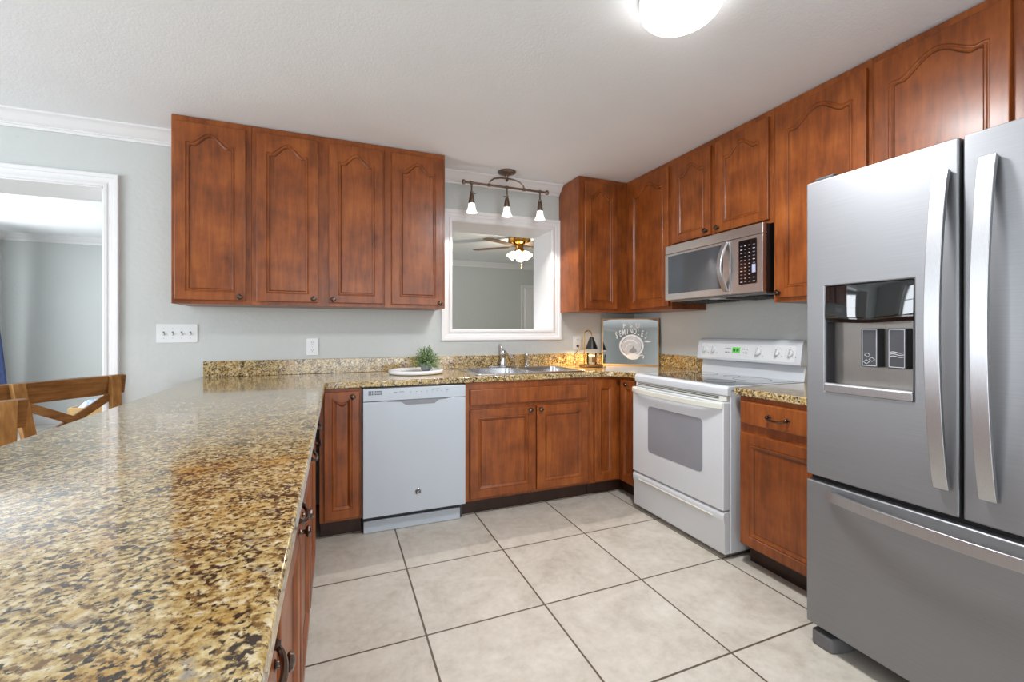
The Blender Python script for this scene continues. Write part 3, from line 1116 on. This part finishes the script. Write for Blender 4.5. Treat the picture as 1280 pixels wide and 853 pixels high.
m = MB(); m.prism(rrect(.035, W - .03, .012, .110, .01), -.001, .0012, mat=FACE)
m.build('console_face', M['white_plastic'], bg)
for i, (x, r_) in enumerate(((.066, .021), (.142, .021), (.490, .027), (.620, .022), (.705, .022))):
    m = MB()
    mt = on_face(x, .066, .001)
    m.lathe([(r_ + .006, 0), (r_ + .006, .001), (r_, .002), (r_ * .93, .010), (r_ * .8, .013), (.0005, .0135)], mt, seg=26)
    m.box(-.0045, .0045, -r_ * .95, r_ * .95, .011, .024, 0, mt @ Matrix.Rotation(R(-8), 4, 'Z'))
    m.build('knob', M['white_plastic'], bg, bevel=.0012)
    m = MB()
    for k in range(11):
        a = R(-60 + 30 * k)
        m.box(-.0007, .0007, r_ + .0085, r_ + .012, .0012, .0018, 0, mt @ Matrix.Rotation(a, 4, 'Z'))
    m.box(r_ + .010, r_ + .015, -r_ - .004, -r_ + .001, .0012, .002, 0, mt)
    m.build('dial_marks', M['print'], bg)
m = MB(); m.prism(rrect(.235, .425, .030, .100, .006), .001, .0022, mat=FACE)
for k in range(4):
    m.box(.243 + k * .012, .251 + k * .012, .05, .056, .0022, .0028, 1, FACE)
    m.box(.375 + k * .012, .383 + k * .012, .05, .056, .0022, .0028, 1, FACE)
    m.box(.243 + k * .012, .251 + k * .012, .075, .081, .0022, .0028, 1, FACE)
    m.box(.375 + k * .012, .383 + k * .012, .075, .081, .0022, .0028, 1, FACE)
m.build('timer_panel', [M['white_plastic'], M['print']], bg)
m = MB(); m.box(.300, .362, .050, .088, .0024, .0032, 0, FACE)
for sx in (.308, .318, .334, .344):
    m.box(sx, sx + .007, .060, .078, .0032, .0036, 1, FACE)
m.build('clock_display', [M['display'], M['black']], bg)

# ------------------------------------------------------------------ microwave
mw = thing('microwave', 'stainless over-the-range microwave mounted above the white range', 'microwave', (2.165, 2.466, 1.416), RZ)
W, H, D_ = .764, .390, XR - 2.165 - .003
m = MB(); m.box(0.002, W - .002, .032, D_, .012, H)
m.build('body', M['black'], mw, bevel=.003)
m = MB(); m.box(0, W, 0, .033, H - .058, H)
m.build('vent_grille', M['steel_micro'], mw, bevel=.004)
DWD = .553
m = MB()
m.box(0, DWD, -.002, .031, .010, H - .060)
md = m.build('door', M['steel_micro'], mw, bevel=.004)
m = MB(); m.prism(rrect(.034, .500, .052, H - .076, .004), -.0032, .01, mat=Matrix(((1, 0, 0, 0), (0, 0, 1, 0), (0, 1, 0, 0), (0, 0, 0, 1))))
mg = m.build('door_window', M['micro_glass'], md)
m = MB()
for i in range(9):
    pass
pts = []
for i in range(25):
    t = i / 24
    pts.append((.522, -.004 - .052 * math.sin(PI * t), .030 + (H - .095) * t))
m.bar(pts, .034, .015, (1, 0, 0))
m.build('handle', M['steel_v'], md, bevel=.006, seg=3)
m = MB(); m.box(DWD + .002, W, -.002, .031, .010, H - .060)
cpn = m.build('control_panel', M['steel_micro'], mw, bevel=.004)
m = MB(); m.prism(rrect(.612, .730, .060, .312, .006), -.0034, .0, mat=Matrix(((1, 0, 0, 0), (0, 0, 1, 0), (0, 1, 0, 0), (0, 0, 0, 1))))
m.build('keypad', M['black_glass'], cpn)
m = MB()
for r_ in range(11):
    for q in range(4):
        if q == 3 and 2 <= r_ <= 4:
            continue
        x, z = .624 + q * .027, .072 + r_ * .0205
        wv = .010 + .004 * ((r_ * 3 + q) % 3 == 0)
        m.box(x, x + wv, -.0040, -.0035, z, z + .004, (r_ * 7 + q * 5) % 3 and 1 or 0)
m.build('keypad_marks', [M['print_light'], M['print']], cpn)
m = MB(); m.box(.700, .722, -.0042, -.0033, .122, .168)
m.build('display', M['display_off'], cpn)
# underside: light, grease filters
m = MB(); m.box(.01, W - .01, .04, D_ - .01, .0, .012)
un = m.build('underside', M['steel'], mw, bevel=.002)
for a in (.05, .44):
    m = MB(); m.box(a, a + .27, .09, D_ - .05, -.006, .0005)
    for q in range(9):
        m.box(a + .012 + q * .0285, a + .024 + q * .0285, .1, D_ - .06, -.009, -.006, 1)
    m.build('grease_filter', [M['black'], M['dark_grey']], un)
m = MB(); m.box(.335, .425, .06, .12, -.004, .0005)
m.build('cooktop_lamp', M['white_plastic'], un)

# ------------------------------------------------------------------ refrigerator
fr = thing('refrigerator', 'stainless French-door refrigerator with bottom freezer and water dispenser', 'refrigerator', (1.708, 1.155, 0), RZ)
FW = .913
m = MB(); m.box(.006, FW - .006, .085, XR - 1.708 - .03, .03, 1.765)
m.build('body', M['dark_grey'], fr, bevel=.004)
z0, z1 = .655, 1.784
lx1 = .452
# left door with dispenser recess
m = MB()
hx0, hx1, hz0, hz1 = .070, .343, .985, 1.377
xs, zs_ = [0, hx0, hx1, lx1], [z0, hz0, hz1, z1]
g = [[m.v(x, 0, z) for x in xs] for z in zs_]
for j in range(3):
    for i in range(3):
        if i == 1 and j == 1:
            continue
        m.face([g[j][i], g[j][i + 1], g[j + 1][i + 1], g[j + 1][i]])
hb = [m.v(x, .062, z) for x, z in ((hx0, hz0), (hx1, hz0), (hx1, hz1), (hx0, hz1))]
hf = [g[1][1], g[1][2], g[2][2], g[2][1]]
for i in range(4):
    j = (i + 1) % 4
    m.face([hf[i], hf[j], hb[j], hb[i]])
m.face(hb)
ring = [g[0][0], g[0][1], g[0][2], g[0][3], g[1][3], g[2][3], g[3][3], g[3][2], g[3][1], g[3][0], g[2][0], g[1][0]]
bk = [m.v(v.co.x, .080, v.co.z) for v in ring]
for i in range(12):
    j = (i + 1) % 12
    m.face([ring[i], ring[j], bk[j], bk[i]])
m.face(bk)
ld = m.build('door', M['steel'], fr, bevel=.006, seg=3)
# glossy control visor
XZ = Matrix(((1, 0, 0, 0), (0, 0, 1, 0), (0, 1, 0, 0), (0, 0, 0, 1)))
m = MB()
rows = []
for i in range(13):
    t = i / 12
    x = hx0 + .002 + (hx1 - hx0 - .004) * t
    b = .010 * math.sin(PI * t)
    bz = .006 * math.sin(PI * t) ** 2
    rows.append([(x, .052, 1.243), (x, .004 - b, 1.243 - bz), (x, .000 - b, 1.262), (x, .004 - b * .6, 1.374), (x, .052, 1.374)])
m.loops(rows, True, True, True)
m.build('dispenser_visor', M['black_glass'], ld, angle=50)
m = MB()
m.box(hx0 + .001, hx1 - .001, .050, .0615, hz0 + .02, 1.243)
m.box(hx0 + .001, hx0 + .004, .004, .050, hz0 + .02, 1.243, 1); m.box(hx1 - .004, hx1 - .001, .004, .050, hz0 + .02, 1.243, 1)
m.build('dispenser_recess', [M['recess'], M['dark_grey']], ld)
m = MB(); m.extrude_x([(-.006, hz0 - .002), (-.008, hz0 + .026), (.0, hz0 + .032), (.058, hz0 + .022), (.058, hz0 + .002)], hx0 + .001, hx1 - .001)
m.build('drip_tray', M['steel_v'], ld, bevel=.003)


def paddle(x0, x1, kind):
    m = MB()
    za, zb = 1.084, 1.218
    m.prism(rrect(x0, x1, za, zb, .004), .012, .050, mat=XZ)
    yy = .0115

    def line(pts, r=.0011, closed=False):
        m.tube([(x, yy, z) for x, z in pts], r, 6, 1, closed, up=(0, 1, 0))
    line(rrect(x0 + .004, x1 - .004, za + .005, zb - .004, .002, 3), closed=True)
    cx = (x0 + x1) / 2
    if kind == 'ice':
        for (a, b) in ((-.009, .018), (.008, .027), (-.006, .042)):
            q = .009
            line([(cx + a - q, za + b), (cx + a, za + b - q * .8), (cx + a + q, za + b), (cx + a, za + b + q * .8)], closed=True)
    else:
        for b in (.040, .047, .054):
            line([(x0 + .006 + (x1 - x0 - .012) * t / 16, za + b + .002 * math.sin(t / 16 * 2 * PI)) for t in range(17)])
    m.build('dispenser_paddle', [M['dark_grey'], M['print_light']], ld, angle=50)


paddle(.186, .237, 'ice')
paddle(.266, .317, 'water')


def fridge_handle(parent, a, b, fixed, axis, side):
    pts = []
    for i in range(29):
        t = i / 28
        out = -.012 - .052 * (math.sin(PI * t) ** .75)
        q = a + (b - a) * t
        pts.append((fixed, out, q) if axis == 'z' else (q, out, fixed))
    m = MB()
    m.bar(pts, .037, .015, side)
    for e in (0, -1):
        p = pts[e]
        if axis == 'z':
            m.box(p[0] - .014, p[0] + .014, -.018, .002, p[2] - .016 if e else p[2], p[2] if e else p[2] + .016)
        else:
            m.box(p[0] - .016 if e else p[0], p[0] if e else p[0] + .016, -.018, .002, p[2] - .014, p[2] + .014)
    return m.build('handle', M['steel_v'], parent, bevel=.002, seg=2)


fridge_handle(ld, .735, 1.692, .418, 'z', (1, 0, 0))
m = MB(); m.box(.461, FW, 0, .08, z0, z1)
rd = m.build('door', M['steel'], fr, bevel=.006, seg=3)
fridge_handle(rd, .735, 1.700, .520, 'z', (1, 0, 0))
m = MB(); m.box(0, FW, 0, .08, .080, .634)
fz = m.build('freezer_drawer', M['steel'], fr, bevel=.006, seg=3)
fridge_handle(fz, .088, FW - .088, .600, 'x', (0, 0, 1))
m = MB(); m.box(.004, FW - .004, .03, .09, .632, .658)
m.build('door_gasket', M['black'], fr)
m = MB(); m.box(.4535, .4595, .02, .08, .66, 1.775)
m.build('door_gasket', M['black'], fr)
for a in (.02, FW - .10):
    m = MB()
    m.prism([(a, .005), (a + .07, .005), (a + .09, .07), (a + .09, .16), (a - .008, .16), (a - .008, .02)], .0, .055)
    m.build('foot', M['foot_grey'], fr, bevel=.008, seg=3)
m = MB(); m.box(.03, FW - .03, .12, .14, .02, .08)
m.build('base_grille', M['black'], fr)
for a in (.02, FW - .09):
    m = MB(); m.box(a, a + .07, .02, .12, 1.784, 1.80)
    m.build('hinge_cover', M['dark_grey'], fr, bevel=.004)

# ------------------------------------------------------------------ wall plates
def wall_plate(name, label, cat, xc, zc, wd, ht):
    p = thing(name, label, cat, (xc, YB - .0005, zc))
    m = MB(); m.prism(rrect(-wd / 2, wd / 2, -ht / 2, ht / 2, .006), -.006, 0, mat=XZ)
    m.build('plate', M['white_plastic'], p, bevel=.002)
    return p


p = wall_plate('light_switch', 'white four-toggle light switch plate left of the backsplash', 'switch', -.925, 1.195, .214, .118)
for k in range(4):
    m = MB()
    x = -.069 + .046 * k
    m.box(x - .005, x + .005, -.0072, -.005, -.012, .012, 1)
    m.box(x - .004, x + .004, -.018, -.006, -.010, .000, 0, Matrix.Translation((0, 0, 0)))
    m.build('toggle', [M['white_plastic'], M['print']], p, bevel=.001)
    for z in (-.03, .03):
        m = MB(); m.lathe([(.003, 0), (.003, .001), (.0005, .0012)], Matrix.Translation((x, -.006, z)) @ KNOB_ROT, seg=10)
        m.build('screw', M['print_light'], p)


def outlet(label, xc, zc):
    p = wall_plate('wall_outlet', label, 'outlet', xc, zc, .076, .118)
    for z in (-.026, .026):
        m = MB()
        m.prism(rrect(-.017, .017, z - .015, z + .015, .008), -.0085, -.005, mat=XZ)
        for s in (-1, 1):
            m.box(s * .0065 - .0012, s * .0065 + .0012, -.009, -.0084, z, z + .009, 1)
        m.box(-.002, .002, -.009, -.0084, z - .010, z - .006, 1)
        m.build('receptacle', [M['white_plastic'], M['print_dark']], p)
    m = MB(); m.lathe([(.003, 0), (.003, .001), (.0005, .0012)], Matrix.Translation((0, -.006, 0)) @ KNOB_ROT, seg=10)
    m.build('screw', M['print_light'], p)
    return p


outlet('white wall outlet above the backsplash left of the plant', -.152, 1.100)
outlet('white wall outlet behind the candle warming lamp with a cord plugged in', 1.955, 1.105)

# ------------------------------------------------------------------ tray, plant
tr = MB()
tr.lathe([(.170, 0), (.183, .003), (.188, .010), (.188, .022), (.183, .027), (.176, .026), (.172, .016), (.001, .015)], seg=56)
tray = tr.build('serving_tray', M['marble'], angle=50)
tray.location = (.520, 3.085, ZT1 + .0005)
tag(tray, 'round white marble tray on the granite left of the sink', 'tray')

pl = thing('potted_plant', 'small bushy green plant standing on the round white tray', 'plant', (.592, 3.10, ZT1 + .0165))
m = MB(); m.lathe([(.026, 0), (.034, .006), (.040, .035), (.043, .05), (.039, .05), (.036, .044), (.001, .044)], seg=24)
m.build('pot', M['pot'], pl)
m = MB()
m2 = MB()
for k in range(170):
    a = rnd.uniform(0, 2 * PI)
    tilt = rnd.uniform(.05, 1.75)
    ln = rnd.uniform(.085, .145) * (1 - .18 * (tilt / 1.75))
    base = Vector((rnd.uniform(-.022, .022), rnd.uniform(-.022, .022), .044))
    tip = base + Vector((math.cos(a) * math.sin(tilt), math.sin(a) * math.sin(tilt), math.cos(tilt) * .95 - .12 * tilt)) * ln
    if tip.z < .010: tip.z = .010
    mid = (base + tip) / 2 + Vector((0, 0, .014))
    m2.tube([base, mid, tip], .0011, 5)
    for q in range(9):
        t = .25 + .75 * (q + 1) / 9
        pc = base * (1 - t) ** 2 + mid * 2 * t * (1 - t) + tip * t * t
        sz = rnd.uniform(.006, .011)
        e = Euler((rnd.uniform(-1, 1), rnd.uniform(-1, 1), rnd.uniform(0, 6.28)))
        mt = Matrix.Translation(pc) @ e.to_matrix().to_4x4()
        mi = 1 if rnd.random() < .3 else 0
        vs = [m.bm.verts.new(mt @ Vector(c)) for c in ((0, 0, 0), (sz * .6, -sz * .45, .001), (sz * 1.5, 0, .002), (sz * .6, sz * .45, .001))]
        m.face(vs, mi)
m.build('foliage', [M['leaf'], M['leaf_pale']], pl, smooth=False, fix=False)
m2.build('stems', M['stem'], pl)

# ------------------------------------------------------------------ candle warming lamp, candle
LX, LY = 1.945, 3.085
lp_ = thing('candle_lamp', 'small candle warming lamp with black cone shade on a brass stem in the corner', 'lamp', (LX, LY, ZT1 + .0005))
m = MB(); m.prism(rrect(-.085, .085, -.06, .06, .02), 0, .022)
m.build('base', M['rustic'], lp_, bevel=.004)
m = MB()
pts = [(-.066, .0, .02), (-.066, 0, .15), (-.066, 0, .26)]
for k in range(1, 10):
    a = PI - PI * k / 9
    pts.append((-.031 + .035 * math.cos(a), 0, .262 + .036 * math.sin(a)))
pts += [(.004, 0, .245)]
m.tube(pts, .0045, 10)
m.lathe([(.009, 0), (.009, .026), (.004, .03)], Matrix.Translation((-.066, 0, .08)), seg=12)
m.build('stem', M['gold'], lp_)
m = MB()
m.lathe([(.014, .248), (.018, .236), (.052, .150), (.050, .150), (.016, .234), (.010, .242)], Matrix.Translation((.004, 0, 0)), seg=28, cap=False)
m.build('lamp_shade', M['black'], lp_)
m = MB(); m.lathe([(.004, .232), (.010, .222), (.017, .200), (.017, .188), (.008, .176), (.001, .174)], Matrix.Translation((.004, 0, 0)), seg=18)
m.build('bulb', M['bulb'], lp_)
m = MB()
m.tube([(-.066, .02, .012), (-.070, .11, .008), (-.060, .19, .020), (-.030, .215, .09), (.000, .218, .125), (.010, .218, .150), (.010, .230, .164)], .0028, 8)
m.lathe([(.010, 0), (.010, .012), (.004, .020)], Matrix.Translation((.010, .238, .165)) @ KNOB_ROT, seg=12)
m.build('cord', M['cord'], lp_)
point_light('warmer_bulb_light', (LX + .004, LY, ZT1 + .166), P_WARMER, (1.0, .66, .30), .012)
cd = thing('jar_candle', 'glass jar candle glowing under the black lamp shade', 'candle', (LX + .004, LY - .004, ZT1 + .023))
m = MB(); m.lathe([(.036, 0), (.040, .004), (.040, .090), (.0375, .090), (.0375, .006), (.001, .005)], seg=32)
m.build('jar', M['glass'], cd)
m = MB(); m.lathe([(.0355, .0065), (.0368, .010), (.0368, .072), (.001, .070)], seg=32)
m.build('wax', M['wax'], cd)
m = MB()
lpb = []
for z in (.018, .058):
    lpb.append([(.0406 * math.sin(a), -.0406 * math.cos(a), z) for a in [R(-32 + 64 * k / 8) for k in range(9)]])
m.loops(lpb, closed=False)
m.build('label', M['label_paper'], cd)

# ------------------------------------------------------------------ etched mirror sign leaning in the corner
SWD, SHT = .475, .405
ms = thing('mirror_sign', 'mirrored sign with etched lettering and wooden frame leaning in the counter corner', 'sign', (2.165, 3.262, ZT1 + .001))
ang = R(-41.3)
ms.rotation_euler = (0, 0, 0)
ms.matrix_world = Matrix.Translation((2.165, 3.262, ZT1 + .001)) @ Matrix.Rotation(ang, 4, 'Z') @ Matrix.Rotation(R(-4), 4, 'X')
m = MB(); m.box(.008, SWD - .008, .004, .012, .008, SHT - .008)
m.build('mirror_glass', M['mirror'], ms)
m = MB()
fwid = .009
lpf = []
for e, y in ((0, .018), (0, 0), (fwid, 0), (fwid, .006)):
    lpf.append([(e, y, e), (SWD - e, y, e), (SWD - e, y, SHT - e), (e, y, SHT - e)])
m.loops(lpf, True, True, False)
m.build('frame', M['tan_wood'], ms, angle=20)
m = MB()
cx, cz, rr = .250, .166, .094
YY = .0035
TS = Matrix.Rotation(PI / 2, 4, 'X')
for k, ch in enumerate('FSU'):
    m.text(ch, .060, Matrix.Translation((.190 + .056 * k, YY, .345 - (.004 if k != 1 else 0))) @ TS, .0004, 0, bold=.025)
word = 'SEMINOLES'
for k, ch in enumerate(word):
    t = (k - 4) / 4
    x = cx - .002 + .122 * t
    zc = .292 - .038 * t * t
    hs = 1.0 + .35 * abs(t)
    m.text(ch, .052, Matrix.Translation((x, YY, zc)) @ Matrix.Rotation(R(12 * t), 4, 'Y') @ TS @ Matrix.Diagonal((.66, 1.15 * hs, 1, 1)), .0004, 0, bold=.022)
# ring emblem with a plume
ringp = [(cx + rr * math.cos(2 * PI * k / 48), YY, cz + rr * .97 * math.sin(2 * PI * k / 48)) for k in range(48)]
m.tube(ringp, .008, 6, 0, True, flat=(1, .06), up=(0, 1, 0))
m.lathe([(rr * .86, 0), (rr * .86, .0005), (.0005, .0006)], Matrix.Translation((cx, YY + .0003, cz)) @ KNOB_ROT, seg=40, mi=2)
XZN = Matrix(((1, 0, 0, 0), (0, 0, -1, 0), (0, 1, 0, 0), (0, 0, 0, 1)))
m.prism([(cx - .022, cz - .052), (cx + .012, cz - .060), (cx + .046, cz - .050), (cx + .040, cz - .028), (cx + .026, cz - .018), (cx + .018, cz + .006), (cx + .008, cz - .016), (cx - .012, cz - .034)], -(YY - .0012), -(YY - .0016), 1, XZN)
m.tube([(cx - .06, YY - .0008, cz + .03), (cx - .03, YY - .0008, cz + .052), (cx + .02, YY - .0008, cz + .05), (cx + .05, YY - .0008, cz + .02)], .004, 6, 0, flat=(1, .1), up=(0, 1, 0))
m.tube([(cx - .05, YY - .0008, cz - .03), (cx - .035, YY - .0008, cz + .005), (cx - .005, YY - .0008, cz + .02)], .0035, 6, 0, flat=(1, .1), up=(0, 1, 0))
m.lathe([(.052, 0), (.050, .0005), (.0005, .0006)], Matrix.Translation((cx + .012, YY, cz - .090)) @ KNOB_ROT @ Matrix.Diagonal((1, .52, 1, 1)), seg=32, mi=0)
for a in (0, 1):
    b = a * .022
    m.prism([(cx + .100, cz + .062 - b), (cx + .130, cz + .070 - b), (cx + .165, cz + .062 - b), (cx + .130, cz + .054 - b)], -(YY), -(YY - .0005), 1 - a, Matrix(((1, 0, 0, 0), (0, 0, -1, 0), (0, 1, 0, 0), (0, 0, 0, 1))))
m.tube([(cx + .06, YY, cz - .085), (cx + .09, YY, cz - .075), (cx + .105, YY, cz - .09), (cx + .095, YY, cz - .105)], .004, 6, 0, flat=(1, .1), up=(0, 1, 0))
m.build('etched_design', [M['etched'], M['etched_grey'], M['etched_mid']], ms, fix=False)

# ------------------------------------------------------------------ track light over the sink
TY = 3.145
tl = thing('track_light', 'three-lamp bronze track light on the ceiling above the pass-through window', 'light', (1.225, TY, ZC))
m = MB(); m.lathe([(.070, -.001), (.070, -.010), (.055, -.018), (.040, -.022), (.020, -.030), (.012, -.040), (.010, -.062), (.014, -.068), (.004, -.078)], seg=32)
m.build('canopy', M['oilbronze'], tl)
zr_ = -.122
m = MB()
m.tube([(-.145, 0, zr_), (-.138, 0, zr_ + .03), (-.105, 0, zr_ + .055), (-.05, 0, zr_ + .067), (0, 0, zr_ + .068), (.05, 0, zr_ + .067), (.105, 0, zr_ + .055), (.138, 0, zr_ + .03), (.145, 0, zr_)], .0065, 8)
m.build('arch_bracket', M['oilbronze'], tl)
m = MB(); m.tube([(-.340, 0, zr_), (.340, 0, zr_)], .0085, 12)
for s in (-1, 1):
    m.lathe([(.002, -.020), (.012, -.014), (.016, 0), (.012, .014), (.002, .020)], Matrix.Translation((s * .345, 0, zr_)), seg=14)
for x in (-.145, .145, -.283, 0, .283):
    m.lathe([(.009, -.013), (.0125, -.010), (.0125, .010), (.009, .013)], Matrix.Translation((x, 0, zr_)) @ Matrix.Rotation(PI / 2, 4, 'Y'), seg=14)
m.build('rail', M['oilbronze'], tl)
for x, tw in ((-.283, 20), (0, 200), (.283, 90)):
    m = MB()
    mt = Matrix.Translation((x, 0, zr_))
    m.lathe([(.0065, -.008), (.0065, -.065)], mt, seg=10)
    m.lathe([(.004, -.060), (.012, -.066), (.012, -.078), (.006, -.086)], mt, seg=12)
    m.tube([Vector((x, 0, zr_ - .074)) + Vector((math.cos(R(tw)), math.sin(R(tw)), -.1)) * k for k in (.0, .034)], .004, 8)
    m.lathe([(.010, -.082), (.016, -.092), (.024, -.150), (.022, -.158)], mt, seg=18)
    hd = m.build('lamp_holder', M['oilbronze'], tl)
    m = MB()
    m.lathe([(.022, -.152), (.025, -.170), (.029, -.195), (.037, -.214), (.042, -.222), (.039, -.222), (.027, -.196), (.020, -.156)], mt, seg=24, cap=False, lobes=6, lobe_amp=.03)
    m.build('glass_shade', M['frost'], hd)
    spot_light('track_bulb_light', (1.225 + x, TY, ZC + zr_ - .226), P_TRACK, (1.0, .95, .88), .012, R(112), .5)

# ------------------------------------------------------------------ ceiling light
cl = thing('ceiling_light', 'round white flush ceiling light above the kitchen floor', 'light', (1.165, 1.245, ZC))
m = MB(); m.lathe([(.142, -.001), (.146, -.006), (.146, -.020), (.138, -.022), (.001, -.022)], seg=48)
m.build('base', M['white_plastic'], cl)
m = MB(); m.lathe([(.142, -.0205), (.143, -.045), (.138, -.064), (.125, -.078), (.08, -.088), (.001, -.092)], seg=48)
m.build('diffuser', M['dome'], cl)
area_light('dome_light', (1.165, 1.245, ZC - .098), (0, 0, 0), .24, .24, P_DOME, (.96, .98, 1.0))

# ------------------------------------------------------------------ living room: ceiling fan, curtain, crate
fx, fy = 2.225, 5.26
fn = thing('ceiling_fan', 'brass ceiling fan with lit glass shades seen through the pass-through window', 'fan', (fx, fy, ZC))
m = MB(); m.lathe([(.09, -.001), (.11, -.012), (.145, -.03), (.152, -.06), (.150, -.085), (.12, -.105), (.055, -.115), (.05, -.155), (.062, -.165), (.062, -.20), (.04, -.215), (.002, -.22)], seg=36)
m.build('motor_housing', M['gold'], fn)
for k in range(5):
    a = R(137 + 72 * k)
    mt = Matrix.Rotation(a, 4, 'Z') @ Matrix.Translation((0, 0, -.128)) @ Matrix.Rotation(R(-2), 4, 'X')
    m = MB()
    pts = [(.16, -.045), (.30, -.062), (.55, -.068), (.64, -.06), (.665, -.03), (.665, .03), (.64, .06), (.55, .068), (.30, .062), (.16, .045)]
    m.prism(pts, -.003, .003, 0, mt)
    bl = m.build('blade', M['fanblade'], fn, bevel=.001)
    m = MB(); m.box(.06, .20, -.02, .02, .003, .008, 0, mt); m.box(.17, .24, -.035, .035, .003, .008, 0, mt)
    m.build('blade_bracket', M['gold'], bl, bevel=.001)
for k in range(4):
    a = R(60 + 90 * k)
    mt = Matrix.Rotation(a, 4, 'Z') @ Matrix.Translation((.06, 0, -.195)) @ Matrix.Rotation(R(-42), 4, 'Y')
    m = MB(); m.lathe([(.018, 0), (.028, -.012), (.046, -.045), (.054, -.085), (.058, -.105), (.052, -.108), (.001, -.09)], mt, seg=22, cap=False)
    m.build('glass_shade', M['frost_fan'], fn)
m = MB()
m.tube([(.02, -.03, -.21), (.02, -.03, -.40)], .0016, 5); m.lathe([(.002, .0), (.008, -.008), (.008, -.022), (.002, -.03)], Matrix.Translation((.02, -.03, -.40)), seg=10)
m.build('pull_chain', M['gold'], fn)
point_light('fan_light', (fx, fy, ZC - .36), P_FAN, (1.0, .86, .66), .06)

m = MB()
rows = []
nz, nx = 18, 46
for j in range(nz + 1):
    z = .03 + 2.15 * j / nz
    ye = 7.29 - .17 * z
    row = []
    for i in range(nx + 1):
        t = i / nx
        row.append((XL + .19 + .035 * math.sin(t * 2 * PI * 7 + .4 * math.sin(z * 2)), 6.45 + (ye - 6.45) * t, z))
    rows.append(row)
m.loops(rows, closed=False)
cu = m.build('curtain', M['curtain'], angle=80)
sm = cu.modifiers.new('thickness', 'SOLIDIFY'); sm.thickness = .004
tag(cu, 'blue patterned curtain by the living room window seen through the cased opening', 'curtain')

cr = thing('wooden_crate', 'low tan wooden box on the living room floor behind the chair', 'box', (-2.37, 6.13, 0))
m = MB()
m.box(-.24, .24, -.15, -.135, 0, .40); m.box(-.24, .24, .135, .15, 0, .40); m.box(-.24, -.225, -.135, .135, 0, .40); m.box(.225, .24, -.135, .135, 0, .40); m.box(-.225, .225, -.135, .135, .01, .03)
m.build('body', M['tan_wood'], cr, bevel=.002)
m = MB()
rows = []
for j in range(13):
    row = []
    for i in range(17):
        x, y = -.215 + .43 * i / 16, -.125 + .25 * j / 12
        e = min(1, 4 * min(i / 16, 1 - i / 16)) * min(1, 4 * min(j / 12, 1 - j / 12))
        row.append((x, y, .33 + .13 * e ** .5 + .02 * math.sin(x * 31) * math.cos(y * 27)))
    rows.append(row)
m.loops(rows, closed=False)
bl = m.build('blanket', M['cloth'], angle=80)
bl.location = (-2.37, 6.13, 0)
tag(bl, 'blue and white patterned blanket filling the tan wooden box', 'blanket')

# ------------------------------------------------------------------ dining chairs behind the peninsula
def make_chair():
    """local: +y = seat direction, x along the back, origin on the floor under the back"""
    root = thing('dining_chair', 'rustic wooden X-back chair beside the wall, farther of the two', 'chair', (0, 0, 0), 0, 'X-back chairs behind the peninsula')
    hw, zt = .203, .962

    def backx(s, z):       # posts flare upward
        return s * (hw - .040 * (zt - z) / .45) if z > .45 else s * (hw - .045)

    def backy(z):          # and lean back
        return .075 * (zt - z) / .5 if z > .45 else .077 + .05 * (z - .45) / .45
    for s in (-1, 1):
        m = MB()
        zz = [0, .22, .45, .6, .8, zt]
        m.bar([(backx(s, z), backy(z), z) for z in zz], .048, .03, (1, 0, 0))
        m.build('back_post', M['rustic_post'], root, bevel=.003)
        m = MB()
        m.bar([(s * .165, .375, 0), (s * .165, .365, .44)], .042, .042, (1, 0, 0))
        m.build('leg', M['rustic_post'], root, bevel=.003)
    m = MB()
    m.box(-.270, .270, -.014, .014, -.105, 0, 0, Matrix.Translation((0, -.024, zt)) @ Matrix.Rotation(R(-8.5), 4, 'X'))
    m.build('top_rail', M['rustic'], root, bevel=.004)
    for s in (-1, 1):
        m = MB()
        a = Vector((s * .175, backy(.85) - .008 + .006 * s, .85)); b = Vector((-s * .155, backy(.665) - .008 + .006 * s, .665))
        m.bar([a, b], .040, .016, (b - a).normalized().cross(Vector((0, 1, 0))))
        m.build('cross_brace', M['rustic'], root, bevel=.003)
    m = MB(); m.box(-.165, .165, .055, .08, .56, .62)
    m.build('lower_rail', M['rustic'], root, bevel=.003)
    m = MB(); m.prism([(-.14, .055), (.14, .055), (.19, .41), (-.19, .41)], .44, .465)
    m.build('seat', M['rustic'], root, bevel=.006)
    m = MB()
    for s in (-1, 1):
        m.bar([(s * .135, .09, .41), (s * .165, .355, .41)], .02, .05, (1, 0, 0))
        m.bar([(s * .132, .10, .18), (s * .165, .36, .18)], .02, .03, (1, 0, 0))
    m.box(-.16, .16, .355, .375, .385, .435); m.box(-.148, .148, .24, .26, .168, .192)
    m.build('apron', M['rustic'], root, bevel=.003)
    return root


ch = make_chair()
va = math.atan2(.81, .59)         # direction of the back in plan
ch.rotation_euler = (0, 0, va - PI)
ch.location = (-1.264, 2.921, 0)
c2 = copy_tree(ch)
c2.location = (-1.194, 1.922, 0)
c2['label'] = 'rustic wooden X-back chair at the left picture edge, nearer of the two'
